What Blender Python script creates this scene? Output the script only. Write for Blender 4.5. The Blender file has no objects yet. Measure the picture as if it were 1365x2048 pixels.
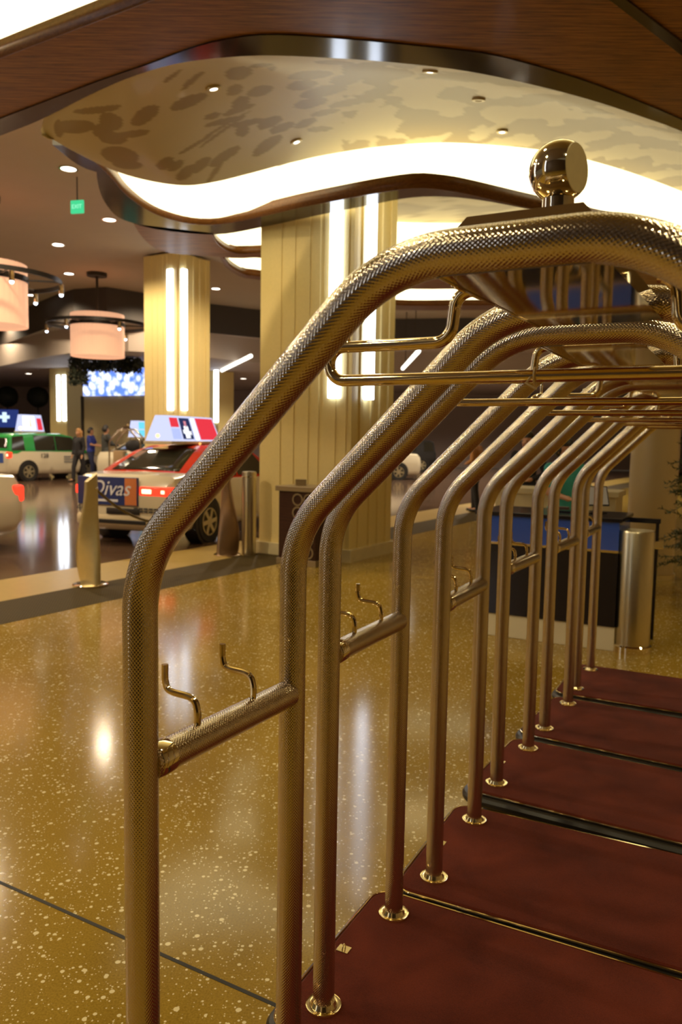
import bpy, bmesh, math, random
from mathutils import Vector, Matrix, noise
random.seed(7)
PI = math.pi
scn = bpy.context.scene
COL = scn.collection

# ------------------------------------------------------------------ camera, world, light, exposure
H = 1.5993                       # eye height
F_PX, PITCH, ROLL = 1572.19, math.radians(5.3242), math.radians(0.9443)
FW = Vector((0, math.cos(PITCH), -math.sin(PITCH)))
_up = Vector((0, math.sin(PITCH), math.cos(PITCH)))
RT = math.cos(ROLL)*Vector((1, 0, 0)) + math.sin(ROLL)*_up
UP = -math.sin(ROLL)*Vector((1, 0, 0)) + math.cos(ROLL)*_up
cd = bpy.data.cameras.new('camera'); cam = bpy.data.objects.new('camera', cd); COL.objects.link(cam)
cam.matrix_world = Matrix(((RT.x, UP.x, -FW.x, 0), (RT.y, UP.y, -FW.y, 0), (RT.z, UP.z, -FW.z, H), (0, 0, 0, 1)))
cd.sensor_width = 23.5; cd.lens = F_PX/2048*23.5; cd.clip_start = 0.05; cd.clip_end = 300
cd.dof.use_dof = True; cd.dof.focus_distance = 1.55; cd.dof.aperture_fstop = 4.0
scn.camera = cam
scn.view_settings.view_transform = 'Standard'; scn.view_settings.look = 'None'
scn.view_settings.gamma = 1; scn.view_settings.use_curve_mapping = False
scn.view_settings.exposure = 0.22
wd = bpy.data.worlds.new('world'); scn.world = wd; wd.use_nodes = True
bg = wd.node_tree.nodes['Background']; bg.inputs[0].default_value = (0.30, 0.24, 0.16, 1); bg.inputs[1].default_value = 0.28

def area_light(name, loc, size, power, color, rot=(0, 0, 0), sy=None):
    l = bpy.data.lights.new(name, 'AREA'); l.energy = power; l.color = color
    l.shape = 'RECTANGLE'; l.size = size; l.size_y = sy or size
    o = bpy.data.objects.new(name, l); COL.objects.link(o); o.location = loc; o.rotation_euler = rot
    return o
WARM = (1.0, 0.83, 0.47)
def spot(loc, power, color, cone=150):
    l = bpy.data.lights.new('overhead_spot', 'SPOT'); l.energy = power; l.color = color; l.spot_size = math.radians(cone)
    l.spot_blend = 0.6; l.shadow_soft_size = 0.12
    o = bpy.data.objects.new('overhead_spot', l); COL.objects.link(o); o.location = loc
for ix in range(5):              # downlights in the grey ceiling over the drive
    for iy in range(5):
        spot((-19+4.2*ix+.3*iy, 6.5+6.2*iy, 6.08), 560, (1.0, 0.80, 0.54))
for q in ((3.2, 12.5, 6.0), (6.2, 10.0, 6.0), (1.5, 17, 6.0), (5.5, 16, 6.0), (4.5, 24, 5.0), (9, 22, 5.0), (-2, 31, 4.2), (4, 32, 4.2), (6, 29, 5.0), (10, 34, 4.2), (1, 38, 4.2), (7, 40, 4.2), (-4, 40, 4.2)): spot(q, 620, (1.0, .85, .65))  # lamps added without fixtures to brighten the hall at right and behind
for q in ((-2.9, 3.2, 4.3), (-1.0, 1.9, 4.3), (1.3, 1.2, 4.3), (-2.4, .2, 4.3), (.6, -1.4, 4.3), (3.2, 3.6, 4.3), (-5.0, 2.2, 4.3), (4.6, 5.9, 4.1)): spot(q, 62, WARM)  # unseen lamps added under the beam, no fixtures, to light the carts

def ray(px, py):
    return FW + RT*((px-682.5)/F_PX) + UP*((1024-py)/F_PX)
def onz(px, py, z=0.0):          # point of the horizontal plane z seen at a pixel of the photograph
    d = ray(px, py); t = (z-H)/d.z
    return Vector((d.x*t, d.y*t, z))
def atY(px, py, Y):              # point at distance Y
    d = ray(px, py); t = Y/d.y
    return Vector((d.x*t, Y, H+d.z*t))

# ------------------------------------------------------------------ materials
def new_mat(name):
    m = bpy.data.materials.new(name); m.use_nodes = True
    return m, m.node_tree.nodes, m.node_tree.links, m.node_tree.nodes['Principled BSDF']
def pbr(name, col, rough=0.5, metal=0.0, spec=0.5, var=0.0, vscale=20, coat=0.0, emit=None, estr=0, bump=0.0):
    m, N, L, P = new_mat(name)
    P.inputs['Base Color'].default_value = (*col, 1); P.inputs['Roughness'].default_value = rough
    P.inputs['Metallic'].default_value = metal; P.inputs['Specular IOR Level'].default_value = spec
    P.inputs['Coat Weight'].default_value = coat
    if emit: P.inputs['Emission Color'].default_value = (*emit, 1); P.inputs['Emission Strength'].default_value = estr
    if var or bump:
        tc = N.new('ShaderNodeTexCoord'); nz = N.new('ShaderNodeTexNoise'); nz.inputs['Scale'].default_value = vscale
        nz.inputs['Detail'].default_value = 4
        L.new(tc.outputs['Object'], nz.inputs['Vector'])
        if var:
            mx = N.new('ShaderNodeMix'); mx.data_type = 'RGBA'
            mx.inputs[6].default_value = (*[c*(1-var) for c in col], 1); mx.inputs[7].default_value = (*[min(1, c*(1+var)) for c in col], 1)
            L.new(nz.outputs['Fac'], mx.inputs[0]); L.new(mx.outputs[2], P.inputs['Base Color'])
        if bump:
            b = N.new('ShaderNodeBump'); b.inputs['Strength'].default_value = bump; b.inputs['Distance'].default_value = 0.002
            L.new(nz.outputs['Fac'], b.inputs['Height']); L.new(b.outputs[0], P.inputs['Normal'])
    return m
def emission(name, col, s):
    m, N, L, P = new_mat(name); N.remove(P)
    e = N.new('ShaderNodeEmission'); e.inputs[0].default_value = (*col, 1); e.inputs[1].default_value = s
    L.new(e.outputs[0], N['Material Output'].inputs[0]); return m
def math_node(N, L, op, a, b=None, clamp=False):
    n = N.new('ShaderNodeMath'); n.operation = op; n.use_clamp = clamp
    for i, v in enumerate((a, b)):
        if v is None: continue
        if isinstance(v, (int, float)): n.inputs[i].default_value = v
        else: L.new(v, n.inputs[i])
    return n.outputs[0]

def knurl_mat():                 # nickel tube with a fine pressed diamond pattern, laid out along the tube's own UV (metres)
    m, N, L, P = new_mat('knurled_metal')
    P.inputs['Base Color'].default_value = (0.66, 0.57, 0.45, 1); P.inputs['Metallic'].default_value = 1.0
    P.inputs['Roughness'].default_value = 0.2
    uv = N.new('ShaderNodeUVMap'); sp = N.new('ShaderNodeSeparateXYZ'); L.new(uv.outputs[0], sp.inputs[0])
    k = 2*PI*32
    a = math_node(N, L, 'MULTIPLY', sp.outputs[0], k)
    b = math_node(N, L, 'MULTIPLY', sp.outputs[1], 2*PI/0.0062)
    s1 = math_node(N, L, 'SINE', a); s2 = math_node(N, L, 'SINE', b)
    h = math_node(N, L, 'MULTIPLY', s1, s2)
    bp = N.new('ShaderNodeBump'); bp.inputs['Strength'].default_value = 0.8; bp.inputs['Distance'].default_value = 0.00026
    L.new(h, bp.inputs['Height']); L.new(bp.outputs[0], P.inputs['Normal'])
    tc = N.new('ShaderNodeTexCoord'); nz = N.new('ShaderNodeTexNoise'); nz.inputs['Scale'].default_value = 9; nz.inputs['Detail'].default_value = 5
    L.new(tc.outputs['Object'], nz.inputs['Vector'])
    r = math_node(N, L, 'MULTIPLY_ADD', nz.outputs['Fac'], 0.10)
    r.node.inputs[2].default_value = 0.05
    L.new(r, P.inputs['Roughness'])
    return m
def wood_mat(name, c1, c2, rough, ang, sc=1.0):
    m, N, L, P = new_mat(name)
    tc = N.new('ShaderNodeTexCoord'); mp = N.new('ShaderNodeMapping'); mp.inputs['Rotation'].default_value = (0, 0, ang)
    mp.inputs['Scale'].default_value = (1.6*sc, 34*sc, 34*sc)
    L.new(tc.outputs['Object'], mp.inputs['Vector'])
    nz = N.new('ShaderNodeTexNoise'); nz.inputs['Scale'].default_value = 1.5; nz.inputs['Detail'].default_value = 8; nz.inputs['Roughness'].default_value = 0.7
    L.new(mp.outputs[0], nz.inputs['Vector'])
    cr = N.new('ShaderNodeValToRGB'); cr.color_ramp.elements[0].position = 0.33; cr.color_ramp.elements[1].position = 0.68
    cr.color_ramp.elements[0].color = (*c1, 1); cr.color_ramp.elements[1].color = (*c2, 1)
    L.new(nz.outputs['Fac'], cr.inputs[0]); L.new(cr.outputs[0], P.inputs['Base Color'])
    P.inputs['Roughness'].default_value = rough; P.inputs['Specular IOR Level'].default_value = 0.3; P.inputs['Coat Weight'].default_value = 0.05
    P.inputs['Coat Roughness'].default_value = 0.12
    return m
def terrazzo_mat():
    m, N, L, P = new_mat('terrazzo')
    tc = N.new('ShaderNodeTexCoord')
    v = N.new('ShaderNodeTexVoronoi'); v.inputs['Scale'].default_value = 46; L.new(tc.outputs['Object'], v.inputs['Vector'])
    v2 = N.new('ShaderNodeTexVoronoi'); v2.inputs['Scale'].default_value = 120; L.new(tc.outputs['Object'], v2.inputs['Vector'])
    def chips(vn, size, keep):
        se = N.new('ShaderNodeSeparateColor'); L.new(vn.outputs['Color'], se.inputs[0])
        thr = math_node(N, L, 'MULTIPLY', se.outputs[1], size)
        near = math_node(N, L, 'LESS_THAN', vn.outputs['Distance'], thr)
        some = math_node(N, L, 'GREATER_THAN', se.outputs[0], keep)
        return math_node(N, L, 'MULTIPLY', near, some)
    c1 = chips(v, 0.42, 0.62); c2 = chips(v2, 0.45, 0.7)
    nz = N.new('ShaderNodeTexNoise'); nz.inputs['Scale'].default_value = 160; nz.inputs['Detail'].default_value = 3; L.new(tc.outputs['Object'], nz.inputs['Vector'])
    nb = N.new('ShaderNodeTexNoise'); nb.inputs['Scale'].default_value = 0.9; nb.inputs['Detail'].default_value = 3; L.new(tc.outputs['Object'], nb.inputs['Vector'])
    mixn = math_node(N, L, 'ADD', math_node(N, L, 'MULTIPLY', nz.outputs['Fac'], 0.6), math_node(N, L, 'MULTIPLY', nb.outputs['Fac'], 0.4))
    cr = N.new('ShaderNodeValToRGB'); e = cr.color_ramp.elements
    e[0].position = 0.3; e[0].color = (0.21, 0.125, 0.012, 1); e[1].position = 0.72; e[1].color = (0.43, 0.275, 0.038, 1)
    L.new(mixn, cr.inputs[0])
    mx = N.new('ShaderNodeMix'); mx.data_type = 'RGBA'; mx.inputs[7].default_value = (0.80, 0.68, 0.40, 1)
    L.new(cr.outputs[0], mx.inputs[6]); L.new(math_node(N, L, 'MAXIMUM', c1, c2), mx.inputs[0])
    L.new(mx.outputs[2], P.inputs['Base Color'])
    P.inputs['Roughness'].default_value = 0.13; P.inputs['Specular IOR Level'].default_value = 0.28
    b = N.new('ShaderNodeBump'); b.inputs['Strength'].default_value = 0.05; b.inputs['Distance'].default_value = 0.01
    L.new(nb.outputs['Fac'], b.inputs['Height']); L.new(b.outputs[0], P.inputs['Normal'])
    return m
def carpet_mat():
    m, N, L, P = new_mat('burgundy_carpet')
    tc = N.new('ShaderNodeTexCoord'); nz = N.new('ShaderNodeTexNoise'); nz.inputs['Scale'].default_value = 420; nz.inputs['Detail'].default_value = 2
    L.new(tc.outputs['Object'], nz.inputs['Vector'])
    nb = N.new('ShaderNodeTexNoise'); nb.inputs['Scale'].default_value = 5; nb.inputs['Detail'].default_value = 4; nb.inputs['Distortion'].default_value = 0.8
    L.new(tc.outputs['Object'], nb.inputs['Vector'])
    f = math_node(N, L, 'ADD', math_node(N, L, 'MULTIPLY', nz.outputs['Fac'], 0.45), math_node(N, L, 'MULTIPLY', nb.outputs['Fac'], 0.55))
    cr = N.new('ShaderNodeValToRGB'); e = cr.color_ramp.elements
    e[0].position = 0.3; e[0].color = (0.062, 0.011, 0.006, 1); e[1].position = 0.7; e[1].color = (0.145, 0.026, 0.012, 1)
    L.new(f, cr.inputs[0]); L.new(cr.outputs[0], P.inputs['Base Color'])
    P.inputs['Roughness'].default_value = 0.95; P.inputs['Specular IOR Level'].default_value = 0.1
    P.inputs['Sheen Weight'].default_value = 0.05
    b = N.new('ShaderNodeBump'); b.inputs['Strength'].default_value = 0.6; b.inputs['Distance'].default_value = 0.002
    L.new(nz.outputs['Fac'], b.inputs['Height']); L.new(b.outputs[0], P.inputs['Normal'])
    return m
def attr_mat(name, c1, c2, rough, coat):
    m, N, L, P = new_mat(name)
    a = N.new('ShaderNodeAttribute'); a.attribute_name = 'motif'
    mx = N.new('ShaderNodeMix'); mx.data_type = 'RGBA'; mx.inputs[6].default_value = (*c1, 1); mx.inputs[7].default_value = (*c2, 1)
    L.new(a.outputs['Fac'], mx.inputs[0]); L.new(mx.outputs[2], P.inputs['Base Color'])
    P.inputs['Roughness'].default_value = rough; P.inputs['Coat Weight'].default_value = coat; P.inputs['Coat Roughness'].default_value = 0.1
    return m
def ribbed_mat():                # no painted ribs: only a soft cloth-like mottling
    return pbr('column_plaster', (0.76, 0.61, 0.26), 0.45, var=0.06, vscale=30)
def bead_mat():
    m, N, L, P = new_mat('bead_screen'); N.remove(P)
    tc = N.new('ShaderNodeTexCoord'); v = N.new('ShaderNodeTexVoronoi'); v.inputs['Scale'].default_value = 4.2; v.feature = 'F1'
    L.new(tc.outputs['Object'], v.inputs['Vector'])
    cr = N.new('ShaderNodeValToRGB'); e = cr.color_ramp.elements
    e[0].position = 0.30; e[0].color = (0.95, 1, 1, 1); e[1].position = 0.75; e[1].color = (0.10, 0.20, 0.75, 1)
    L.new(v.outputs['Distance'], cr.inputs[0])
    em = N.new('ShaderNodeEmission'); em.inputs[1].default_value = 1.5; L.new(cr.outputs[0], em.inputs[0])
    L.new(em.outputs[0], N['Material Output'].inputs[0]); return m
def mat_floor():
    m, N, L, P = new_mat('ribbed_mat')
    tc = N.new('ShaderNodeTexCoord'); w = N.new('ShaderNodeTexChecker'); w.inputs['Scale'].default_value = 60
    mp = N.new('ShaderNodeMapping'); mp.inputs['Rotation'].default_value = (0, 0, math.radians(31)); L.new(tc.outputs['Object'], mp.inputs[0]); L.new(mp.outputs[0], w.inputs[0])
    w.inputs[1].default_value = (0.045, 0.030, 0.009, 1); w.inputs[2].default_value = (0.075, 0.05, 0.015, 1)
    L.new(w.outputs[0], P.inputs['Base Color']); P.inputs['Roughness'].default_value = 0.7; P.inputs['Specular IOR Level'].default_value = 0.12
    return m

M = {}
M['knurl'] = knurl_mat()
M['polish'] = pbr('polished_metal', (0.82, 0.66, 0.38), 0.07, 1.0)
M['mirror'] = pbr('mirror_plate', (0.62, 0.52, 0.34), 0.05, 1.0)
M['chrome'] = pbr('chrome', (0.85, 0.76, 0.58), 0.06, 1.0)
M['dull'] = pbr('dull_metal_face', (0.62, 0.50, 0.25), 0.5, 0.0, var=0.12, vscale=60)
M['brass'] = pbr('brass_flange', (0.88, 0.74, 0.42), 0.12, 1.0)
M['steel'] = pbr('brushed_steel', (0.62, 0.55, 0.38), 0.28, 1.0, var=0.05, vscale=40)
M['steel2'] = pbr('satin_steel', (0.72, 0.62, 0.36), 0.42, 1.0, var=0.1, vscale=14)
M['carpet'] = carpet_mat()
M['rubber'] = pbr('black_rubber', (0.018, 0.014, 0.011), 0.38)
M['dark_metal'] = pbr('dark_frame', (0.05, 0.04, 0.03), 0.45, 0.6)
M['terrazzo'] = terrazzo_mat()
M['joint'] = pbr('joint_strip', (0.012, 0.009, 0.005), 0.55)
M['mat'] = mat_floor()
M['kerb'] = pbr('kerb_stone', (0.45, 0.31, 0.085), 0.3, var=0.12, vscale=12)
M['drive'] = pbr('glossy_driveway', (0.13, 0.075, 0.045), 0.10, spec=0.9, var=0.35, vscale=1.4)
M['plaster'] = ribbed_mat()
M['marble'] = pbr('cream_marble', (0.66, 0.56, 0.32), 0.25, var=0.14, vscale=7)
M['led'] = emission('led_strip', (0.80, 0.87, 1.0), 6.0)
M['cove'] = emission('cove_wall_glow', (1.0, 0.86, 0.50), 2.7)  # cove plaster lit by hidden lamps, that light put in as emission
M['spot'] = emission('downlight_lens', (1.0, 0.93, 0.85), 5.0)
M['ceil'] = pbr('grey_ceiling', (0.36, 0.285, 0.19), 0.7, var=0.05, vscale=2)
M['ceil2'] = pbr('lower_ceiling', (0.42, 0.35, 0.30), 0.7)
M['fascia'] = pbr('dark_fascia', (0.05, 0.04, 0.034), 0.6)
M['wood'] = wood_mat('walnut_panel', (0.055, 0.018, 0.003), (0.42, 0.175, 0.03), 0.42, math.radians(12))
M['wood_lip'] = wood_mat('walnut_lip', (0.10, 0.033, 0.007), (0.21, 0.085, 0.020), 0.35, 0)
M['gloss_dark'] = pbr('lacquered_dark_trim', (0.020, 0.012, 0.010), 0.10, spec=0.8)
M['damask'] = attr_mat('damask_paper', (0.56, 0.45, 0.20), (0.31, 0.21, 0.045), 0.5, 0.10)
M['black'] = pbr('black_lacquer', (0.012, 0.010, 0.016), 0.15)
M['blue_reflection'] = pbr('blue_reflection_lacquer', (0.025, 0.09, 0.52), 0.08, spec=0.9, coat=0.5)  # blue reflection painted into the panel's base colour
M['stone'] = pbr('pale_stone', (0.68, 0.58, 0.36), 0.3, var=0.1, vscale=9)
M['walnut_box'] = wood_mat('podium_wood', (0.035, 0.013, 0.008), (0.075, 0.03, 0.018), 0.3, 0.4)
M['taupe'] = pbr('taupe_top', (0.28, 0.20, 0.10), 0.4, var=0.08, vscale=20)

# ------------------------------------------------------------------ mesh helpers
def link(name, verts, faces, mat, parent=None, smooth=False, uv=None, angle=35, mats=None, fm=None):
    me = bpy.data.meshes.new(name); me.from_pydata([tuple(v) for v in verts], [], faces); me.update()
    if uv is not None:
        ul = me.uv_layers.new(name='UVMap'); i = 0
        flat = []
        for fuv in uv: flat.extend(fuv)
        for i, c in enumerate(flat): ul.data[i].uv = c
    for mm in (mats or [mat]): me.materials.append(mm)
    if fm:
        for p, k in zip(me.polygons, fm): p.material_index = k
    if uv is None:
        bm = bmesh.new(); bm.from_mesh(me); bmesh.ops.recalc_face_normals(bm, faces=bm.faces); bm.to_mesh(me); bm.free()
    if smooth:
        for p in me.polygons: p.use_smooth = True
        if angle: me.set_sharp_from_angle(angle=math.radians(angle))
    o = bpy.data.objects.new(name, me); COL.objects.link(o)
    if parent: o.parent = parent
    return o
class MB:
    def __init__(s): s.v = []; s.f = []
    def add(s, vs, fs):
        n = len(s.v); s.v += [Vector(v) for v in vs]; s.f += [[i+n for i in f] for f in fs]; return s
    def box(s, a, b, bev=0.0):
        x0, y0, z0 = a; x1, y1, z1 = b
        if bev <= 0:
            return s.add([(x0,y0,z0),(x1,y0,z0),(x1,y1,z0),(x0,y1,z0),(x0,y0,z1),(x1,y0,z1),(x1,y1,z1),(x0,y1,z1)],
                [[0,3,2,1],[4,5,6,7],[0,1,5,4],[1,2,6,5],[2,3,7,6],[3,0,4,7]])
        bm = bmesh.new(); bmesh.ops.create_cube(bm, size=1)
        for v in bm.verts: v.co = Vector(((x0+x1)/2+v.co.x*(x1-x0), (y0+y1)/2+v.co.y*(y1-y0), (z0+z1)/2+v.co.z*(z1-z0)))
        bmesh.ops.bevel(bm, geom=bm.edges[:], offset=bev, segments=2, affect='EDGES', profile=0.5)
        bm.verts.index_update()
        s.add([v.co.copy() for v in bm.verts], [[v.index for v in f.verts] for f in bm.faces]); bm.free(); return s
    def tube(s, pts, r, n=10, cap=True, closed=False):
        v, f, _ = tube_data(pts, r, n, cap, closed); return s.add(v, f)
    def lathe(s, prof, c=(0, 0, 0), n=28, axis='z'):
        vs = []; fs = []; c = Vector(c)
        for (r, h) in prof:
            for i in range(n):
                a = 2*PI*i/n; p = (r*math.cos(a), r*math.sin(a), h)
                if axis == 'y': p = (p[0], p[2], p[1])
                if axis == 'x': p = (p[2], p[0], p[1])
                vs.append(c+Vector(p))
        for j in range(len(prof)-1):
            for i in range(n): fs.append([j*n+i, j*n+(i+1) % n, (j+1)*n+(i+1) % n, (j+1)*n+i])
        loop = prof[0] == prof[-1]
        if prof[0][0] > 1e-6 and not loop: fs.append(list(range(n))[::-1])
        if not loop and prof[-1][0] > 1e-6: fs.append([(len(prof)-1)*n+i for i in range(n)])
        return s.add(vs, fs)
    def prism(s, poly, z0, z1):  # poly: plan points (x, y)
        n = len(poly)
        return s.add([(p[0], p[1], z0) for p in poly]+[(p[0], p[1], z1) for p in poly],
            [list(range(n))[::-1], list(range(n, 2*n))]+[[i, (i+1) % n, n+(i+1) % n, n+i] for i in range(n)])
    def ball(s, c, r, n=14, m=9, sc=(1, 1, 1)):
        vs = []; fs = []
        for j in range(m+1):
            t = PI*j/m
            for i in range(n):
                a = 2*PI*i/n; vs.append((c[0]+r*sc[0]*math.sin(t)*math.cos(a), c[1]+r*sc[1]*math.sin(t)*math.sin(a), c[2]-r*sc[2]*math.cos(t)))
        for j in range(m):
            for i in range(n): fs.append([j*n+i, j*n+(i+1) % n, (j+1)*n+(i+1) % n, (j+1)*n+i])
        return s.add(vs, fs)
    def build(s, name, mat, parent=None, smooth=False, angle=35):
        return link(name, s.v, s.f, mat, parent, smooth, None, angle)
def tube_data(pts, r, n=12, cap=True, closed=False):
    pts = [Vector(p) for p in pts]; rs = r if isinstance(r, (list, tuple)) else [r]*len(pts)
    m = len(pts); T = []
    for i in range(m):
        a = pts[(i-1) % m] if (closed or i > 0) else pts[i]; b = pts[(i+1) % m] if (closed or i < m-1) else pts[i]
        T.append((b-a).normalized())
    ref = Vector((0, 0, 1)) if abs(T[0].z) < 0.9 else Vector((1, 0, 0))
    nrm = (ref-T[0]*ref.dot(T[0])).normalized(); vs = []; ln = [0.0]
    for i in range(m):
        if i: ln.append(ln[-1]+(pts[i]-pts[i-1]).length)
        nrm = (nrm-T[i]*nrm.dot(T[i])).normalized(); bi = T[i].cross(nrm)
        for k in range(n):
            a = 2*PI*k/n; vs.append(pts[i]+(nrm*math.cos(a)+bi*math.sin(a))*rs[i])
    fs = []; uv = []
    for i in range(m if closed else m-1):
        j = (i+1) % m
        for k in range(n):
            k2 = (k+1) % n
            fs.append([i*n+k, i*n+k2, j*n+k2, j*n+k])
            uv.append([(k/n, ln[i]), ((k+1)/n, ln[i]), ((k+1)/n, ln[j]), (k/n, ln[j])])
    if cap and not closed:
        fs.append(list(range(n))[::-1]); uv.append([(0, 0)]*n)
        fs.append([(m-1)*n+k for k in range(n)]); uv.append([(0, 0)]*n)
    return vs, fs, uv
def fillet(pts, rads, seg=10):   # polyline with rounded corners
    pts = [Vector(p) for p in pts]; out = [pts[0]]
    for i in range(1, len(pts)-1):
        r = rads[i-1] if isinstance(rads, (list, tuple)) else rads
        a = (pts[i-1]-pts[i]).normalized(); b = (pts[i+1]-pts[i]).normalized()
        ang = a.angle(b); t = r/math.tan(ang/2)
        p0 = pts[i]+a*t; cdir = (a+b).normalized(); c = pts[i]+cdir*(r/math.sin(ang/2))
        e0 = p0-c; p1 = pts[i]+b*t; e1 = p1-c; tot = e0.angle(e1); ax = e0.cross(e1).normalized()
        for k in range(seg+1): out.append(c+Matrix.Rotation(tot*k/seg, 3, ax) @ e0)
    out.append(pts[-1]); return out
def densify(pts, step):
    out = [Vector(pts[0])]
    for p in pts[1:]:
        p = Vector(p); a = out[-1]; d = (p-a).length; n = max(1, int(d/step))
        for k in range(1, n+1): out.append(a+(p-a)*k/n)
    return out
def pipe(name, pts, r, mat, parent=None, n=14):
    v, f, uv = tube_data(pts, r, n)
    return link(name, v, f, mat, parent, True, uv, 50)
def rrect(x0, y0, x1, y1, r, seg=6):
    out = []
    for cx, cy, a0 in ((x1-r, y1-r, 0), (x0+r, y1-r, 90), (x0+r, y0+r, 180), (x1-r, y0+r, 270)):
        for k in range(seg+1):
            a = math.radians(a0+90*k/seg); out.append((cx+r*math.cos(a), cy+r*math.sin(a)))
    return out
def catmull(pts, n):             # smooth open curve through points, n samples per span
    P = [Vector(p) for p in pts]; P = [P[0]*2-P[1]]+P+[P[-1]*2-P[-2]]; out = []
    for i in range(1, len(P)-2):
        for k in range(n):
            t = k/n
            out.append(0.5*((2*P[i])+(P[i+1]-P[i-1])*t+(2*P[i-1]-5*P[i]+4*P[i+1]-P[i+2])*t*t+(3*P[i]-P[i-1]-3*P[i+1]+P[i+2])*t**3))
    out.append(P[-2]); return out
def resample(pts, n):
    L = [0]
    for a, b in zip(pts, pts[1:]): L.append(L[-1]+(b-a).length)
    out = []; j = 0
    for k in range(n):
        s = L[-1]*k/(n-1)
        while j < len(L)-2 and L[j+1] < s: j += 1
        t = (s-L[j])/max(1e-9, L[j+1]-L[j]); out.append(pts[j].lerp(pts[j+1], t))
    return out
def thing(name, label, cat, loc=(0, 0, 0), rz=0.0, group=None):
    o = bpy.data.objects.new(name, None); COL.objects.link(o); o.empty_display_size = 0.1
    o.location = loc; o.rotation_euler = (0, 0, rz); o['label'] = label; o['category'] = cat; o['kind'] = 'thing'
    if group: o['group'] = group
    return o
def tag(o, label, cat, group=None):
    o['label'] = label; o['category'] = cat; o['kind'] = 'thing'
    if group: o['group'] = group
    return o
def struct(o, label=None):
    o['kind'] = 'structure'
    if label: o['label'] = label
    return o
def dup(root, loc, rz, label, group=None):
    def rec(o, par):
        c = o.copy(); COL.objects.link(c)
        if par: c.parent = par
        for ch in o.children: rec(ch, c)
        return c
    r = rec(root, None); r.location = loc; r.rotation_euler = (0, 0, rz); r['label'] = label
    if group: r['group'] = group
    return r
def text(name, body, size, mat, parent, loc, rot, shear=0.0, ext=0.002):
    cu = bpy.data.curves.new(name, 'FONT'); cu.body = body; cu.size = size; cu.extrude = ext; cu.shear = shear
    cu.align_x = 'CENTER'; cu.align_y = 'CENTER'; cu.materials.append(mat)
    t = bpy.data.objects.new(name, cu); me = bpy.data.meshes.new_from_object(t)
    bpy.data.objects.remove(t); bpy.data.curves.remove(cu)
    me.materials.clear(); me.materials.append(mat)
    o = bpy.data.objects.new(name, me); COL.objects.link(o); o.parent = parent; o.location = loc; o.rotation_euler = rot
    return o

BA = math.radians(-31); BU = Vector((math.cos(BA), math.sin(BA), 0)); BV = Vector((-math.sin(BA), math.cos(BA), 0))

# ------------------------------------------------------------------ floor and drive
def slab(name, poly, z0, z1, mat):
    return struct(MB().prism(poly, z0, z1).build(name, mat))
k0 = onz(0, 1163); k1 = onz(251, 1119)                     # far edge of the kerb band
n0 = onz(0, 1229.5); f0 = onz(0, 1204)
def band(p, w0, w1):                                       # strip along the building axis through p, offsets across it
    a = p-BV*14; b = p+BV*60
    return [(a+BU*w0), (a+BU*w1), (b+BU*w1), (b+BU*w0)]
mid = onz(244, 1157)                                       # far edge of the mat
near = onz(314, 1181)
wmat = (near-mid).dot(BU); wk = (k1-mid).dot(BU)
slab('floor', [(mid+BU*wmat-BV*16)[:2], (mid+BU*(wmat+40)-BV*16)[:2], (mid+BU*(wmat+40)+BV*60)[:2], (mid+BU*wmat+BV*60)[:2]], -0.12, 0, M['terrazzo'])
slab('trim_1', [q[:2] for q in band(mid, 0, wmat)], -0.12, 0.001, M['mat'])
slab('trim_2', [q[:2] for q in band(mid, wk, 0)], -0.12, 0, M['kerb'])
slab('driveway', [q[:2] for q in band(mid, wk-60, wk)], -0.14, -0.02, M['drive'])
j0, j1 = onz(0, 1765), onz(550, 2010); jd = (j1-j0).normalized(); jn = Vector((-jd.y, jd.x, 0))*0.0065
a, b = j0-jd*0.3, j1+jd*6
slab('trim_3', [(a-jn)[:2], (b-jn)[:2], (b+jn)[:2], (a+jn)[:2]], -0.01, 0.0012, M['joint'])

# ------------------------------------------------------------------ ceilings
def poly_slab(name, pix, z, th, mat, label=None):
    pts = [onz(x, y, z) for x, y in pix]
    o = MB().prism([p[:2] for p in pts], z, z+th).build(name, mat); return struct(o, label)
ZS = 4.42
cl = MB().box((-40, -6, 6.2), (30, 52, 6.4)).build('ceiling', M['ceil']); struct(cl)
# strips made from two pixel curves on one plane
def strip_slab(name, ca, cb, z, th, mat, n=90):
    A = resample(catmull([onz(x, y, z) for x, y in ca], 8), n); B = resample(catmull([onz(x, y, z) for x, y in cb], 8), n)
    vs = A+B+[p+Vector((0, 0, th)) for p in A]+[p+Vector((0, 0, th)) for p in B]; fs = []
    for i in range(n-1):
        fs += [[i, i+1, n+i+1, n+i], [2*n+i, 3*n+i, 3*n+i+1, 2*n+i+1], [i, 2*n+i, 2*n+i+1, i+1], [n+i, n+i+1, 3*n+i+1, 3*n+i]]
    fs += [[0, n, 3*n, 2*n], [n-1, 3*n-1, 4*n-1, 2*n-1]]
    return struct(link(name, vs, fs, mat, None, True, None, 30)), A, B
def wall_between(name, C0, C1, mat, label=None):           # ruled sheet between two curves of equal count
    n = len(C0)
    o = link(name, C0+C1, [[i, i+1, n+i+1, n+i] for i in range(n-1)], mat, None, True, None, None)
    s = o.modifiers.new('thick', 'SOLIDIFY'); s.thickness = 0.015; return o

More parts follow.
